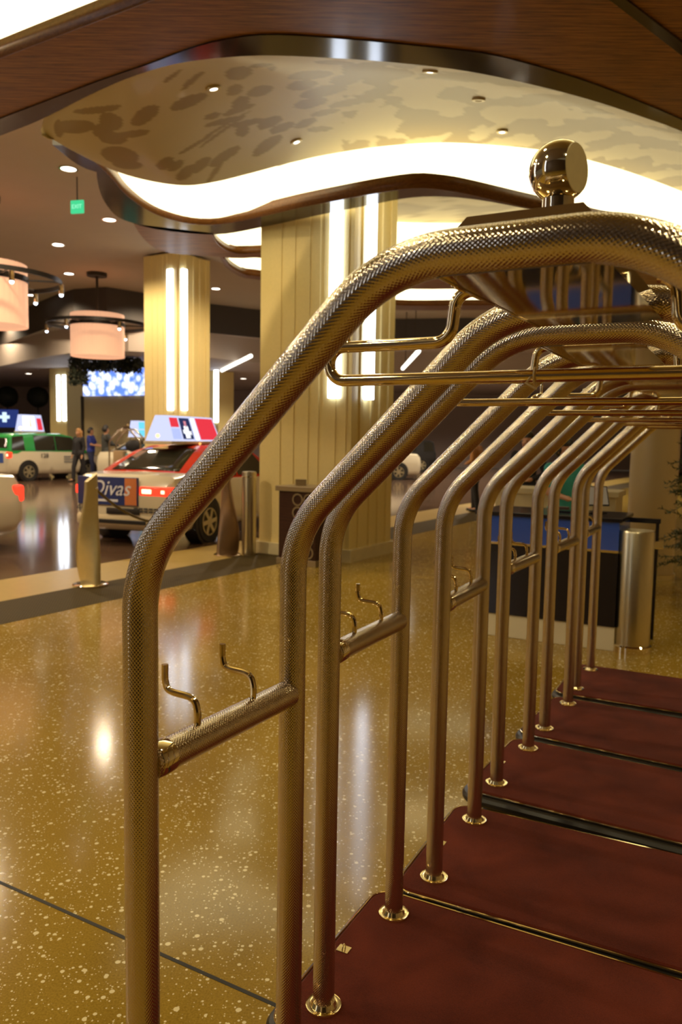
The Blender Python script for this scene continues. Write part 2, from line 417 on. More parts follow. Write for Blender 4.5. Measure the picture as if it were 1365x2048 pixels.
# beam between the two coves, overhead
TRIM_UP = [(-160, 300), (-60, 262), (0, 238), (100, 200), (200, 162), (300, 128), (380, 98), (450, 80), (540, 70), (682, 78), (832, 92), (982, 110), (1132, 150), (1232, 185), (1365, 240), (1500, 302), (1650, 375)]
TRIM_LO = [(-160, 338), (-60, 298), (0, 272), (80, 240), (180, 190), (260, 155), (350, 128), (450, 115), (540, 111), (682, 117), (800, 126), (932, 142), (1060, 168), (1182, 200), (1280, 232), (1365, 263), (1500, 325), (1650, 398)]
LIP0_B = [(-160, 182), (0, 118), (130, 68), (340, -12), (480, -70), (700, -180), (900, -260), (1100, -300), (1300, -300), (1500, -280), (1700, -220), (1900, -150), (2100, -60)]
strip_slab('trim_4', TRIM_UP, TRIM_LO, ZS, 0.10, M['gloss_dark'])
strip_slab('ceiling_beam', LIP0_B, TRIM_UP, ZS+0.012, 0.10, M['wood'])
# lit walnut face of the beam's near side and its cove wall, its lamplight given as emission
A0 = resample(catmull([onz(x, y, ZS) for x, y in LIP0_B], 8), 60)
struct(wall_between('trim_5', [p.copy() for p in A0], [p+Vector((0, 0, 0.13)) for p in A0], M['wood_lip']))
cv = wall_between('glowing_cove_wall', [p+Vector((0.02, 0.10, 0.11)) for p in A0], [p+Vector((0.02, 0.16, 0.95)) for p in A0], M['cove'])
tag(cv, 'white cove wall made to glow above the walnut beam, top left corner of the photo', 'cove light')
C0 = [p+Vector((0, 0.16, 0.95)) for p in A0]
struct(wall_between('ceiling_vault', C0, [p+Vector((-0.7, -4.2, 0.99)) for p in A0], M['damask']))
# dark joint across the walnut, upper right
jp = [onz(x, y, ZS-0.002) for x, y in ((1205, -12), (1238, -12), (1400, 112), (1400, 138))]
struct(MB().prism([p[:2] for p in jp], ZS-0.004, ZS+0.02).build('trim_6', M['gloss_dark']))

# far ring of the cove
LIP_IN = [(150, 292), (190, 325), (222, 356), (250, 388), (290, 418), (330, 436), (380, 448), (430, 450), (480, 443), (522, 434), (600, 416), (682, 400), (760, 386), (832, 377), (882, 380), (932, 388), (1052, 415), (1160, 438), (1260, 462), (1400, 500), (1600, 560)]
RING_OUT = [(105, 290), (120, 302), (150, 326), (178, 340), (193, 344), (194, 355), (199, 380), (210, 405), (230, 430), (250, 441), (266, 446), (300, 456), (345, 463), (400, 468), (450, 468), (522, 455), (654, 427), (720, 414), (809, 397), (868, 393), (926, 396), (1000, 407), (1100, 428), (1250, 464), (1400, 512), (1600, 578)]
_, RA, RB = strip_slab('ceiling_ring', LIP_IN, RING_OUT, ZS, 0.05, M['gloss_dark'], 120)
lipz = 0.165
struct(wall_between('trim_7', [p.copy() for p in RA], [p+Vector((0, 0, lipz)) for p in RA], M['wood_lip']))
# damask vault: near curve under the beam, far edge E
E_PX = [(-40, 205, 4.62), (40, 243, 4.60), (85, 266, 4.56), (150, 304, 4.50), (230, 342, 4.44), (300, 362, 4.43), (370, 371, 4.46), (430, 364, 4.58), (500, 347, 4.76), (580, 326, 4.96), (660, 309, 5.10), (760, 294, 5.20), (880, 286, 5.24), (1000, 292, 5.25), (1110, 305, 5.25), (1182, 322, 5.25), (1280, 352, 5.25), (1400, 398, 5.25), (1600, 480, 5.25)]
def at_z(px, py, z): return onz(px, py, z-0.17)
E3 = resample(catmull([at_z(*e) for e in E_PX[2:]], 10), 420)
N_PX = [(84, 262), (100, 229), (180, 189), (260, 154), (350, 127), (450, 114), (540, 110), (682, 116), (800, 125), (932, 141), (1060, 167), (1182, 199), (1280, 231), (1365, 262), (1500, 324), (1650, 397)]
N3 = resample(catmull([onz(x, y, ZS+0.03)+Vector((0, -0.03, 0)) for x, y in N_PX], 10), 420)
NU, NV = 420, 130
vs = []
for i in range(NU):
    for j in range(NV):
        v = j/(NV-1); n_, e_ = N3[i], E3[i]
        p = n_.lerp(e_, v); g = 1-(1-v)**2
        p.z = n_.z+(e_.z-n_.z)*g; vs.append(p)
fs = [[i*NV+j, (i+1)*NV+j, (i+1)*NV+j+1, i*NV+j+1] for i in range(NU-1) for j in range(NV-1)]
from mathutils.bvhtree import BVHTree
bvh = BVHTree.FromPolygons(vs, fs)
ell = []
def E_(px, py, a, b, rot=0): # one painted leaf or petal, measured on the vault's plan
    h_ = bvh.ray_cast(Vector((0, 0, H)), ray(px, py).normalized())[0]
    if h_ is None: return
    z = h_.z; c = onz(px, py, z); r = math.radians(rot)
    ax = onz(px+a*math.cos(r), py+a*math.sin(r), z)-c; bx = onz(px-b*math.sin(r), py+b*math.cos(r), z)-c
    det = ax.x*bx.y-ax.y*bx.x; ell.append((c.x, c.y, ax, bx, det))
for e in [(150,254,42,9,-6),(118,258,10,12,0),(222,243,24,12,10),(225,276,30,9,5),(205,262,20,10,0),(268,268,32,5,2),(290,231,29,12,-12),(378,203,38,11,-4),(195,220,50,5,-8),
          (386,160,30,7,-38),(345,152,22,5,-35),(478,146,27,21,10),(520,182,26,14,0),(470,180,16,14,0),(522,131,24,8,0),(545,137,8,9,0),(482,205,18,14,0),(478,219,32,7,0),(425,232,16,6,10),(450,242,40,5,8),
          (450,250,52,3,-9),(445,262,50,3,-12),(500,245,35,6,10),(485,262,14,9,30),(540,245,26,11,0),(565,255,26,9,0),(612,246,22,9,-5),(640,258,26,6,10),(535,290,30,11,-8),(450,312,32,8,-2),(432,341,28,5,-32),
          (240,312,38,13,8),(255,330,30,7,5),(330,328,18,8,0),(372,346,20,8,0),(402,330,20,8,0),(352,332,16,6,0),(390,290,34,3,-4),
          (622,150,46,17,0),(605,170,30,16,0),(648,182,48,17,-6),(622,206,34,13,0),(668,125,40,12,4),(690,160,30,20,0),(700,205,44,10,-6),(650,225,30,7,0)]: E_(*e)
def motif(p):
    for cx, cy, ax, bx, det in ell:
        dx, dy = p.x-cx, p.y-cy
        u = (dx*bx.y-dy*bx.x)/det; w = (ax.x*dy-ax.y*dx)/det
        if u*u+w*w < 1: return 1.0
    if p.x > -0.05:
        q = Vector((p.x*2.1, p.y*1.5, 3.1)); v = noise.noise(q)+0.42*noise.noise(q*2.3+Vector((5, 1, 0)))+0.16*noise.noise(q*5.1)
        return max(0.0, min(1.0, (v-0.02)*26))
    return 0.0
att = [motif(p) for p in vs]
vt = link('ceiling_vault', vs, fs, M['damask'], None, True, None, None); struct(vt)
at = vt.data.attributes.new('motif', 'FLOAT', 'POINT'); at.data.foreach_set('value', att)
s = vt.modifiers.new('thick', 'SOLIDIFY'); s.thickness = 0.02; s.offset = 1 if vt.data.polygons[0].normal.z > 0 else -1
# cove wall from vault edge to walnut lip, made emissive as if lamplit
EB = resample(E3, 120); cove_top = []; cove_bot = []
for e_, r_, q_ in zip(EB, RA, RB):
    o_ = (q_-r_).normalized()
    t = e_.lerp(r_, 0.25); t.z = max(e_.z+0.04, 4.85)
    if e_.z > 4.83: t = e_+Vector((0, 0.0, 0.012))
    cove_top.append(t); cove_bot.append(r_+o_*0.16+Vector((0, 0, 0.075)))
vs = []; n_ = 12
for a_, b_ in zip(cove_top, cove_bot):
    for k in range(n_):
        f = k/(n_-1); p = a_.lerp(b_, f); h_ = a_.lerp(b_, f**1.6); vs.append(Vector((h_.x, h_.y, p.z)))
cv = link('glowing_cove_wall', vs, [[i*n_+k, (i+1)*n_+k, (i+1)*n_+k+1, i*n_+k+1] for i in range(119) for k in range(n_-1)], M['cove'], None, True, None, None)
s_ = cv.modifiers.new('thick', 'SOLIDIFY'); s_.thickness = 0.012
tag(cv, 'wide white cove wall made to glow between the damask vault and curved walnut lip', 'cove light')

# second and third coves further back, walls emissive in place of hidden lamps
def cove_bay(lip, out, mat_s, near_top, zt, zd, label, nm, lz=0.10):
    _, a, b = strip_slab('ceiling_ring', lip, out, ZS, 0.12, mat_s, 70)
    struct(wall_between('trim_%d' % nm, [p.copy() for p in a], [p+Vector((0, 0, lz)) for p in a], M['wood_lip']))
    c = wall_between('glowing_cove_wall', [p+Vector((0, 0.03, lz-0.02)) for p in a], [p+Vector((0, 0.10, zt-ZS)) for p in a], M['cove'])
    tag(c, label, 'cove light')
    k = [p+Vector((0, 0.10, zt-ZS)) for p in a]
    n3 = resample([q for q in near_top], 70)
    vsx = []; ax = []
    for i in range(70):
        for j in range(26):
            p = k[i].lerp(Vector((n3[i].x, n3[i].y, zd)), j/25); vsx.append(p); ax.append(motif(p+Vector((2, 0, 0))))
    o = link('ceiling_vault', vsx, [[i*26+j, (i+1)*26+j, (i+1)*26+j+1, i*26+j+1] for i in range(69) for j in range(25)], M['damask'], None, True, None, None)
    struct(o); t_ = o.data.attributes.new('motif', 'FLOAT', 'POINT'); t_.data.foreach_set('value', ax)
    s_ = o.modifiers.new('thick', 'SOLIDIFY'); s_.thickness = 0.015
LIP2 = [(424, 466), (428, 478), (437, 490), (456, 503), (480, 508), (523, 506), (600, 505), (700, 515), (800, 524), (930, 526), (1050, 526), (1300, 530), (1500, 540)]
OUT2 = [(268, 448), (276, 462), (290, 480), (310, 496), (345, 507), (400, 511), (430, 513), (475, 517), (523, 516), (600, 530), (700, 560), (800, 577), (930, 578), (1050, 578), (1300, 582), (1500, 590)]
LIP3 = [(446, 514), (452, 524), (463, 536), (490, 550), (523, 554), (600, 570), (700, 600), (800, 611), (930, 611), (1050, 611), (1300, 614)]
OUT3 = [(440, 514), (447, 528), (460, 541), (488, 556), (523, 560), (600, 578), (700, 608), (800, 620), (930, 620), (1050, 620), (1300, 623)]
cove_bay(LIP2, OUT2, M['wood'], [p+Vector((0, 0.15, 0)) for p in RB[35:]], 5.06, 5.12, 'second cove wall made to glow, behind the walnut curve and the ribbed columns', 8)
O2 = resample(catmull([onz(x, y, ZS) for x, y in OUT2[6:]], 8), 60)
cove_bay(LIP3, OUT3, M['wood_lip'], [p+Vector((0, 0.1, 0)) for p in O2], 4.80, 4.86, 'third and furthest cove wall made to glow, a thin white strip behind the columns', 9)
# lower ceilings further back in the drive
def curved_ceiling(name, pix, z, zt, depth, mat, matf, nm):
    P = resample(catmull([onz(x, y, z) for x, y in pix], 8), 40)
    far = [Vector((p.x*1.5, depth, z)) for p in P]
    vs = P+far+[Vector((p.x, p.y, zt)) for p in P]+[Vector((p.x, p.y, zt)) for p in far]; n = 40; fs = []; fm = []
    for i in range(n-1):
        fs += [[i, i+1, n+i+1, n+i], [i, 2*n+i, 2*n+i+1, i+1], [2*n+i, 3*n+i, 3*n+i+1, 2*n+i+1]]; fm += [0, 1, 0]
    o = link(name, vs, fs, None, None, False, None, 30, [mat, matf], fm); struct(o)
curved_ceiling('ceiling_low', [(-300, 745), (-120, 722), (0, 690), (70, 665), (150, 642), (230, 640), (330, 655), (480, 672), (700, 690), (900, 690), (1200, 690)], 5.2, 6.2, 50, M['ceil2'], M['fascia'], 0)
curved_ceiling('ceiling_lowest', [(-300, 770), (-100, 750), (0, 732), (100, 712), (200, 702), (330, 706), (480, 722), (700, 742), (900, 746), (1200, 750)], 4.35, 5.2, 50, M['ceil2'], M['ceil2'], 0)
bw = MB().box((-60, 47, 0), (50, 47.4, 6.2)).build('wall_back', pbr('back_wall', (0.38, 0.29, 0.25), 0.7, var=0.15, vscale=0.3)); struct(bw)

wr = MB().box((0, -9, 0), (.3, 16, 6.2)).build('wall_right', pbr('right_wall', (0.50, 0.38, 0.18), 0.6, var=0.1, vscale=.5)); wr.location = (7.6, 2.0, 0); wr.rotation_euler = (0, 0, BA); struct(wr)
wq = MB().box((-14, -.3, 0), (10, 0, 6.2)).build('wall_front', pbr('front_wall', (0.10, 0.06, 0.03), 0.5, var=0.1, vscale=.5)); wq.location = (0, -8.5, 0); wq.rotation_euler = (0, 0, BA); struct(wq)

# ------------------------------------------------------------------ columns
def plan_column(name, label, P0, w, d, zt, strips, base=True, ang=BA, ribs=True):
    t = thing(name, label, 'column', P0, ang)              # local origin: nearest corner; left face runs along -x, right face along +y
    def side(x0, y0, dx, dy, L, nx, ny, pattern):          # outline with ribs on one face
        out = []
        for (a0, a1, dep) in pattern:
            out += [(x0+dx*a0*L-nx*(0.0-dep), y0+dy*a0*L-ny*(0.0-dep)), (x0+dx*a1*L-nx*(0.0-dep), y0+dy*a1*L-ny*(0.0-dep))]
        return out
    pat_l = [(0, .05, .0), (.05, .12, .03), (.12, .16, 0), (.16, .30, .03), (.30, .34, 0), (.34, .42, .03), (.42, .45, 0), (.45, .58, .03), (.58, .61, 0), (.61, .73, .03), (.73, .76, 0), (.76, .9, .03), (.9, 1, 0)] if ribs else [(0, 1, 0)]
    pat_r = [(0, .08, 0), (.08, .2, .05), (.2, .27, 0), (.27, .45, .05), (.45, .52, 0), (.52, .66, .05), (.66, .73, 0), (.73, .87, .05), (.87, 1, 0)] if ribs else [(0, 1, 0)]
    poly = side(0, 0, -1, 0, w, 0, 1, [(a, b, -e*.32) for a, b, e in pat_l])
    poly = [(x, -y if False else y) for x, y in poly]
    poly += [(-w, d), (0, d)]
    right = side(0, 0, 0, 1, d, -1, 0, [(a, b, e*.45) for a, b, e in pat_r])
    poly = poly+right[::-1]
    clean = []
    for q in poly:
        if not clean or (Vector(q)-Vector(clean[-1])).length > 1e-4: clean.append(q)
    if (Vector(clean[0])-Vector(clean[-1])).length < 1e-4: clean.pop()
    MB().prism(clean, 0.0, zt).build('shaft', M['plaster'], t)
    if base: MB().prism([(-w-.05, -.06), (.06, -.06), (.06, d+.05), (-w-.05, d+.05)], 0, .16).build('base', M['marble'], t)
    for f, off, z0, z1, sw in strips:
        m = MB()
        if f == 'l': m.box((-off-sw, -.06, z0), (-off, .02, z1), 0.008)
        else: m.box((-.02, off, z0), (.075, off+sw, z1), 0.008)
        m.build('light_strip', M['led'], t)
    return t
C1 = onz(698, 1124)
plan_column('ribbed_column', 'wide cream ribbed column behind the carts, nearest the camera', C1, 1.46, 1.16, 5.02, [('l', .16, 2.12, 4.95, .17), ('r', .30, 2.12, 4.95, .16)])
C2 = atY(360, 900, 20.0); C2.z = 0
plan_column('ribbed_column', 'cream ribbed column with two light tubes behind the red and white taxi', C2, 1.22, 1.15, 6.15, [('l', .20, 2.25, 5.75, .17), ('r', .06, 2.25, 5.75, .15)])
plan_column('ribbed_column', 'unseen ribbed column added for its light tubes, left of the camera', Vector((-6.4, 4.2, 0)), 1.46, 1.16, 6.15, [('l', .16, 1.6, 5.75, .2), ('r', .30, 1.6, 5.75, .2)])  # unseen column, added so its tubes put bluish highlights on the poles
plan_column('ribbed_column', 'unseen ribbed column added for its light tubes, behind the camera on the left', Vector((-6.9, -2.0, 0)), 1.46, 1.16, 6.15, [('l', .16, 1.2, 5.75, .2), ('r', .30, 1.2, 5.75, .2)])  # another added column out of view, for the bluish band on the cart tubes
C3 = atY(135, 900, 33.0); C3.z = 0
plan_column('ribbed_column', 'far cream column with two short light tubes above the van', C3, 1.05, 1.0, 4.34, [('l', .40, 2.15, 4.05, .15), ('l', .04, 2.15, 4.05, .15)], ribs=False)
C4 = atY(437, 900, 33.0); C4.z = 0
plan_column('ribbed_column', 'distant column with one light tube seen right of the second column', C4, .7, 1.0, 4.34, [('l', .0, 2.2, 4.4, .2)], ribs=False)

t = thing('round_column', 'smooth round beige column at right beside the dark pine branches', 'column', onz(1298, 1152))
MB().lathe([(.275, 0), (.275, 3.3), (0, 3.3)], n=40).build('shaft', pbr('round_plaster', (0.50, 0.38, 0.19), 0.32, coat=0.2), t, True)
MB().lathe([(.295, 0), (.295, .05), (.28, .055)], n=40).build('base', M['steel2'], t, True)

# ------------------------------------------------------------------ luggage carts
S, L, R_ = 0.4107, 1.066, 0.0254
ZD, ZK, ZT, ZB = 0.27, 1.4216, 1.8064, 1.1125
WT = ZT-ZK
def make_cart():
    t = thing('luggage_cart', 'x', 'luggage cart')
    dk = rrect(-.095, -.105, L+.095, .515, .06); dki = rrect(-.089, -.099, L+.089, .509, .055)
    m = MB().prism(dki, ZD-.02, ZD-.004); n = len(m.v)
    m = MB(); top = [(x, y) for x, y in dki]; inn = rrect(-.083, -.093, L+.083, .503, .05)
    k = len(top)
    m.add([(x, y, ZD-.025) for x, y in top]+[(x, y, ZD-.004) for x, y in top]+[(x, y, ZD) for x, y in inn],
          [[i, (i+1) % k, k+(i+1) % k, k+i] for i in range(k)]+[[k+i, k+(i+1) % k, 2*k+(i+1) % k, 2*k+i] for i in range(k)]+[list(range(2*k, 3*k)), list(range(k))[::-1]])
    m.build('carpeted_deck', M['carpet'], t)
    ring = [Vector((x, y, ZD-.006)) for x, y in dk]
    link_t = MB().tube(ring, .0035, 8, False, True).build('edge_trim', M['polish'], t, True)
    MB().prism(dk, ZD-.03, ZD-.012).build('deck_frame', M['dark_metal'], t)
    bmp = MB(); br = [Vector((x, y, ZD-.036)) for x, y in rrect(-.097, -.107, L+.097, .517, .062)]
    bmp.tube(br, .021, 10, False, True).build('bumper', M['rubber'], t, True)
    for y in (0, S):
        pts = [(0, y, ZD-.01), (0, y, ZK), (WT, y, ZT), (L-WT, y, ZT), (L, y, ZK), (L, y, ZD-.01)]
        pts = densify(fillet(pts, [.2]*4, 12), .09)
        pipe('arch', pts, R_, M['knurl'], t, 26)
        for x in (0, L):
            MB().lathe([(R_+.001, .016), (R_+.003, .012), (R_+.006, .006), (R_+.0135, .0045), (R_+.0165, .0055), (R_+.0175, .0015), (R_+.0175, 0)], (x, y, ZD), 32).build('flange', M['brass'], t, True)
    for x, sg in ((0, 1), (L, -1)):
        b = pipe('hook_bar', densify([(x, R_*.6, ZB), (x, S-R_*.6, ZB)], .03), R_, M['knurl'], t, 24)
        MB().lathe([(R_+.001, 0), (R_+.0022, .002), (R_+.0022, .03), (R_+.0005, .032)], (x, R_*.9, ZB), 28, 'y').build('collar', M['chrome'], b, True)
        for y in (.128, .281):
            pr = [(0, ZB+.018), (0, ZB+.048), (-.012*sg, ZB+.066), (-.056*sg, ZB+.07), (-.067*sg, ZB+.084), (-.068*sg, ZB+.113)]
            c = catmull([(x+a, y, z) for a, z in pr], 6)
            MB().tube(c, .0057, 10).build('hook', M['polish'], b, True)
    zu, zl, z0, rr = 1.7355, 1.686, 1.803, .0086
    cx = L/2; xl = .193
    path = [(cx, z0), (xl+.208, z0), (xl+.190, zu), (xl+.002, zu), (xl-.004, (zu+zl)/2), (xl+.002, zl), (cx, zl)]
    lp = fillet([(cx, S/2, z0), (.392, S/2, z0), (.386, S/2, zu), (xl-.001, S/2, zu), (xl-.001, S/2, zl), (cx, S/2, zl)], [.024, .026, .0246, .0246], 8)
    rp = [Vector((L-p.x, p.y, p.z)) for p in lp][::-1]
    hr = pipe('hanger_rail', densify(lp[:-1]+rp[:-1], .06), rr, M['polish'], t, 14)
    for x in (.2215, L-.2215):
        MB().tube([(x, S/2, zu+.004), (x, S/2, zu+.012), (x, S/2, zu+.062)], [.0075, .0043, .0043], 10).ball((x, S/2, zu+.064), .0065).build('rail_peg', M['polish'], hr, True)
    MB().box((.452, -.004, 1.780), (.632, S+.004, 1.784)).build('top_plate', M['mirror'], t)
    e = MB(); e.box((.449, -.004, 1.779), (.453, S+.004, 1.800)); e.build('plate_flange', M['mirror'], t)
    e = MB(); e.box((.631, -.004, 1.779), (.635, S+.004, 1.800)); e.build('plate_flange', M['mirror'], t)
    c = MB(); y0, y1 = S/2-.055, S/2+.055
    c.add([(0.405, y0-.006, 1.80), (0.588, y0-.006, 1.80), (0.588, y1+.006, 1.80), (0.405, y1+.006, 1.80), (0.409, y0, 1.872), (0.584, y0, 1.872), (0.584, y1, 1.872), (0.409, y1, 1.872),
           (0.422, y0+.006, 1.888), (0.570, y0+.006, 1.888), (0.570, y1-.006, 1.888), (0.422, y1-.006, 1.888)],
          [[3, 2, 1, 0], [0, 1, 5, 4], [1, 2, 6, 5], [2, 3, 7, 6], [3, 0, 4, 7], [4, 5, 9, 8], [5, 6, 10, 9], [6, 7, 11, 10], [7, 4, 8, 11], [8, 9, 10, 11]])
    cp = c.build('crown_cap', M['polish'], t)
    # ball finial, one side cut flat
    bc = Vector((.527, S/2, 1.9435)); rb = .0385; axd = Vector((math.cos(math.radians(-14)), math.sin(math.radians(-14)), 0))
    m = MB(); n = 40; rows = 26; cut = .62; tmax = math.acos(cut)
    tv = axd.orthogonal().normalized(); bv = axd.cross(tv)
    vv = [bc-axd*rb]
    for j in range(1, rows+1):
        th = PI-(PI-tmax)*j/rows
        for i in range(n):
            a = 2*PI*i/n; vv.append(bc+axd*(rb*math.cos(th))+(tv*math.cos(a)+bv*math.sin(a))*rb*math.sin(th))
    ff = [[0, 1+(i+1) % n, 1+i] for i in range(n)]
    for j in range(rows-1):
        o = 1+j*n; ff += [[o+i, o+(i+1) % n, o+n+(i+1) % n, o+n+i] for i in range(n)]
    bl = MB().add(vv, ff).build('ball_finial', M['chrome'], t, True, 60)
    o = 1+(rows-1)*n
    MB().add(vv[o:o+n]+[p+axd*.0012*0+axd*.0008-(p-bc-axd*rb*cut)*.03 for p in vv[o:o+n]], [[i, (i+1) % n, n+(i+1) % n, n+i] for i in range(n)]+[list(range(n, 2*n))]).build('flat_face', M['dull'], bl)
    MB().lathe([(.026, 0), (.024, .004), (.020, .008), (.020, .022)], (.527, S/2, 1.887), 24).build('finial_neck', M['chrome'], t, True)
    for x in (-.052, L+.052):
        r0 = MB().box((x-.017, S/2-.014, ZD), (x+.017, S/2+.014, ZD+.0022), .0008).build('tie_plate', M['brass'], t)
        MB().tube([Vector((x, S/2+.009*math.cos(a), ZD+.002+.012*math.sin(a))) for a in [PI*k/10 for k in range(11)]], .0018, 6).build('tie_ring', M['brass'], r0, True)
    for x in (.03, L-.03):
        for y in (-.02, S+.02):
            w = MB().lathe([(.02, -.016), (.09, -.018), (.1, -.01), (.1, .01), (.09, .018), (.02, .016)], (x, y, .1), 24, 'y').build('caster', M['rubber'], t, True)
            MB().box((x-.02, y-.03, .1), (x+.02, y-.022, .24)).box((x-.02, y+.022, .1), (x+.02, y+.03, .24)).box((x-.03, y-.03, .228), (x+.03, y+.03, .242)).build('caster_fork', M['dark_metal'], w)
    return t
CARTS = [(-.2882, 1.1176, -29.05, 'luggage cart nearest the camera, its tall arches crossing the whole photo'),
         (-.0221, 1.7347, -27.41, 'second luggage cart from the front, its burgundy deck filling the lower right corner'),
         (.3025, 2.2888, -26.71, 'third luggage cart from the front of the nested row'),
         (.6249, 2.9595, -30.25, 'fourth luggage cart from the front of the nested row'),
         (.9646, 3.5565, -30.89, 'fifth luggage cart, next to last in the nested row'),
         (1.2914, 4.1617, -28.0, 'rearmost luggage cart of the row, in front of the dark valet desk')]
c0 = make_cart()
for i, (x, y, r, lb) in enumerate(CARTS):
    if i == 0: c0.location = (x, y, 0); c0.rotation_euler = (0, 0, math.radians(r)); c0['label'] = lb; c0['group'] = 'nested row of luggage carts'
    else: dup(c0, (x, y, 0), math.radians(r), lb, 'nested row of luggage carts')
def cartpt(i, lx, ly, z):
    x, y, r, _ = CARTS[i]; r = math.radians(r)
    return Vector((x+lx*math.cos(r)-ly*math.sin(r), y+lx*math.sin(r)+ly*math.cos(r), z))
# twine knotted round the front cart's rail
tw = MB(); th = []
for k in range(15):
    a = 2*PI*k/14; th.append(cartpt(0, .503+.004*math.sin(a*.5), S/2+.0112*math.cos(a), 1.686+.0112*math.sin(a)))
tw.tube(th, .0012, 6)
tw.tube([cartpt(0, .503, S/2-.0112, 1.684), cartpt(0, .498, S/2-.014, 1.676), cartpt(0, .505, S/2-.014, 1.672), cartpt(0, .512, S/2-.012, 1.668)], .0014, 6)
tag(tw.build('twine', pbr('twine', (.78, .64, .38), .8), None, True), 'loop of pale twine knotted round the front hanger rail', 'string')

# ------------------------------------------------------------------ podium by the column
p0 = onz(557, 1126); t = thing('podium_cabinet', 'dark brown podium with carved circles and taupe top against the wide column', 'podium', p0, BA)
MB().box((0, 0, .06), (.56, .42, .93), .006).build('body', M['walnut_box'], t)
MB().box((-.02, -.02, 0), (.58, .44, .075), .004).build('plinth', M['taupe'], t)
MB().box((-.035, -.035, .93), (.595, .455, .995), .006).build('top_slab', M['taupe'], t)
for i in range(2):
    for j in range(5):
        MB().lathe([(.060, -.012), (.066, 0), (.074, 0), (.08, -.012), (.06, -.012)], (.295+.165*i, -.001, .17+.165*j), 20, 'y').build('carved_ring', M['taupe'], t, True)
q = p0+BU*.20+BV*.2
tag(MB().box((q.x-.07, q.y-.03, .995), (q.x+.07, q.y+.03, 1.075), .003).build('sign_block', M['taupe']), 'small taupe block standing on the podium top', 'sign holder')

# ------------------------------------------------------------------ bollards, rope, steel post
def bollard(P, label, mat, h, flip=1, rz=0.5):
    t = thing('twisted_bollard', label, 'bollard', P, rz, 'twisted bollards on the kerb')
    vs = []; n = 26; prof = 24
    for k in range(n+1):
        f = k/n; z = .02+f*(h-.02); tw = flip*(-.9+1.5*f); w = .155-.09*f+.010*math.sin(f*PI*2); dpt = .05-.012*f; ox = -flip*.020*math.sin(f*PI*1.6)
        for i in range(prof):
            a = 2*PI*i/prof; c_, s_ = math.cos(a), math.sin(a)
            x = w*abs(c_)**.6*(1 if c_ > 0 else -1); y = dpt*abs(s_)**.6*(1 if s_ > 0 else -1)
            zz = z+(.05*flip*(x/w) if k == n else 0)
            vs.append((ox+x*math.cos(tw)-y*math.sin(tw), x*math.sin(tw)+y*math.cos(tw), zz))
    fs = [[k*prof+i, k*prof+(i+1) % prof, (k+1)*prof+(i+1) % prof, (k+1)*prof+i] for k in range(n) for i in range(prof)]+[list(range(prof))[::-1], [n*prof+i for i in range(prof)]]
    link('twisted_post', vs, fs, mat, t, True, None, 50)
    MB().lathe([(.185, 0), (.185, .018), (.17, .026), (.02, .026)], n=32).build('base_plate', M['chrome'], t, True)
    return t
b0 = onz(181, 1171); b1 = onz(455, 1111)
bollard(b0, 'twisted metal bollard on the kerb in front of the taxi trunk', M['steel2'], 1.15, 1, .2)
bollard(b1, 'twisted metal bollard beside the straight steel post, by the taxi wheel', pbr('rosy_steel', (.42, .29, .2), .35, 1.0), 1.12, -1, -.3)
sp_ = onz(498, 1109)
t = thing('steel_post', 'straight brushed steel cylinder post left of the wide column', 'post', sp_)
MB().lathe([(.098, 0), (.098, 1.12), (.094, 1.135), (0, 1.135)], n=36).build('tube', M['steel'], t, True)
MB().lathe([(.101, 1.06), (.101, 1.075)], n=36).build('band', M['chrome'], t, True)
ra = b0+Vector((.06, .02, 1.03)); rbp = b1+Vector((-.05, -.03, .98)); rp = []
for k in range(25):
    f = k/24; p = ra.lerp(rbp, f); p.z -= 1.75*f*(1-f); rp.append(p)
t = thing('barrier_rope', 'slack barrier rope hanging between the two twisted bollards', 'rope', ra)
def rel(ps, o): return [p-o for p in ps]
MB().tube(rel(rp, ra), .016, 8).build('rope', pbr('olive_rope', (.16, .11, .03), .5), t, True)
MB().ball((0, 0, 0), .03).build('end_cap', M['chrome'], t, True)
MB().ball(rbp-ra, .03).build('end_cap', M['chrome'], t, True)

# ------------------------------------------------------------------ valet desk, bin, back counter
d0, d1 = onz(950, 1266), onz(1228, 1303); dd = (d1-d0); dl = dd.length; da = math.atan2(dd.y, dd.x)
t = thing('valet_desk', 'black valet desk with a painted blue reflection, on a white plinth behind the carts', 'desk', d0, da)
MB().box((0, 0, 0), (dl, .6, .19), .004).build('plinth', pbr('white_plinth', (.72, .64, .45), .4), t)
MB().box((0, -.012, .19), (dl, .6, .765)).build('lower_panel', M['black'], t)
MB().box((0, -.02, .765), (dl, .6, .785)).build('chrome_strip', M['chrome'], t)
MB().box((0, -.012, .785), (dl, .6, 1.0)).build('upper_panel', M['blue_reflection'], t)
MB().box((-.02, -.03, 1.0), (dl+.02, .62, 1.03), .004).build('desk_top', M['black'], t)
MB().box((dl+.001, .08, .35), (dl+.02, .11, .72)).build('door_handle', M['chrome'], t)
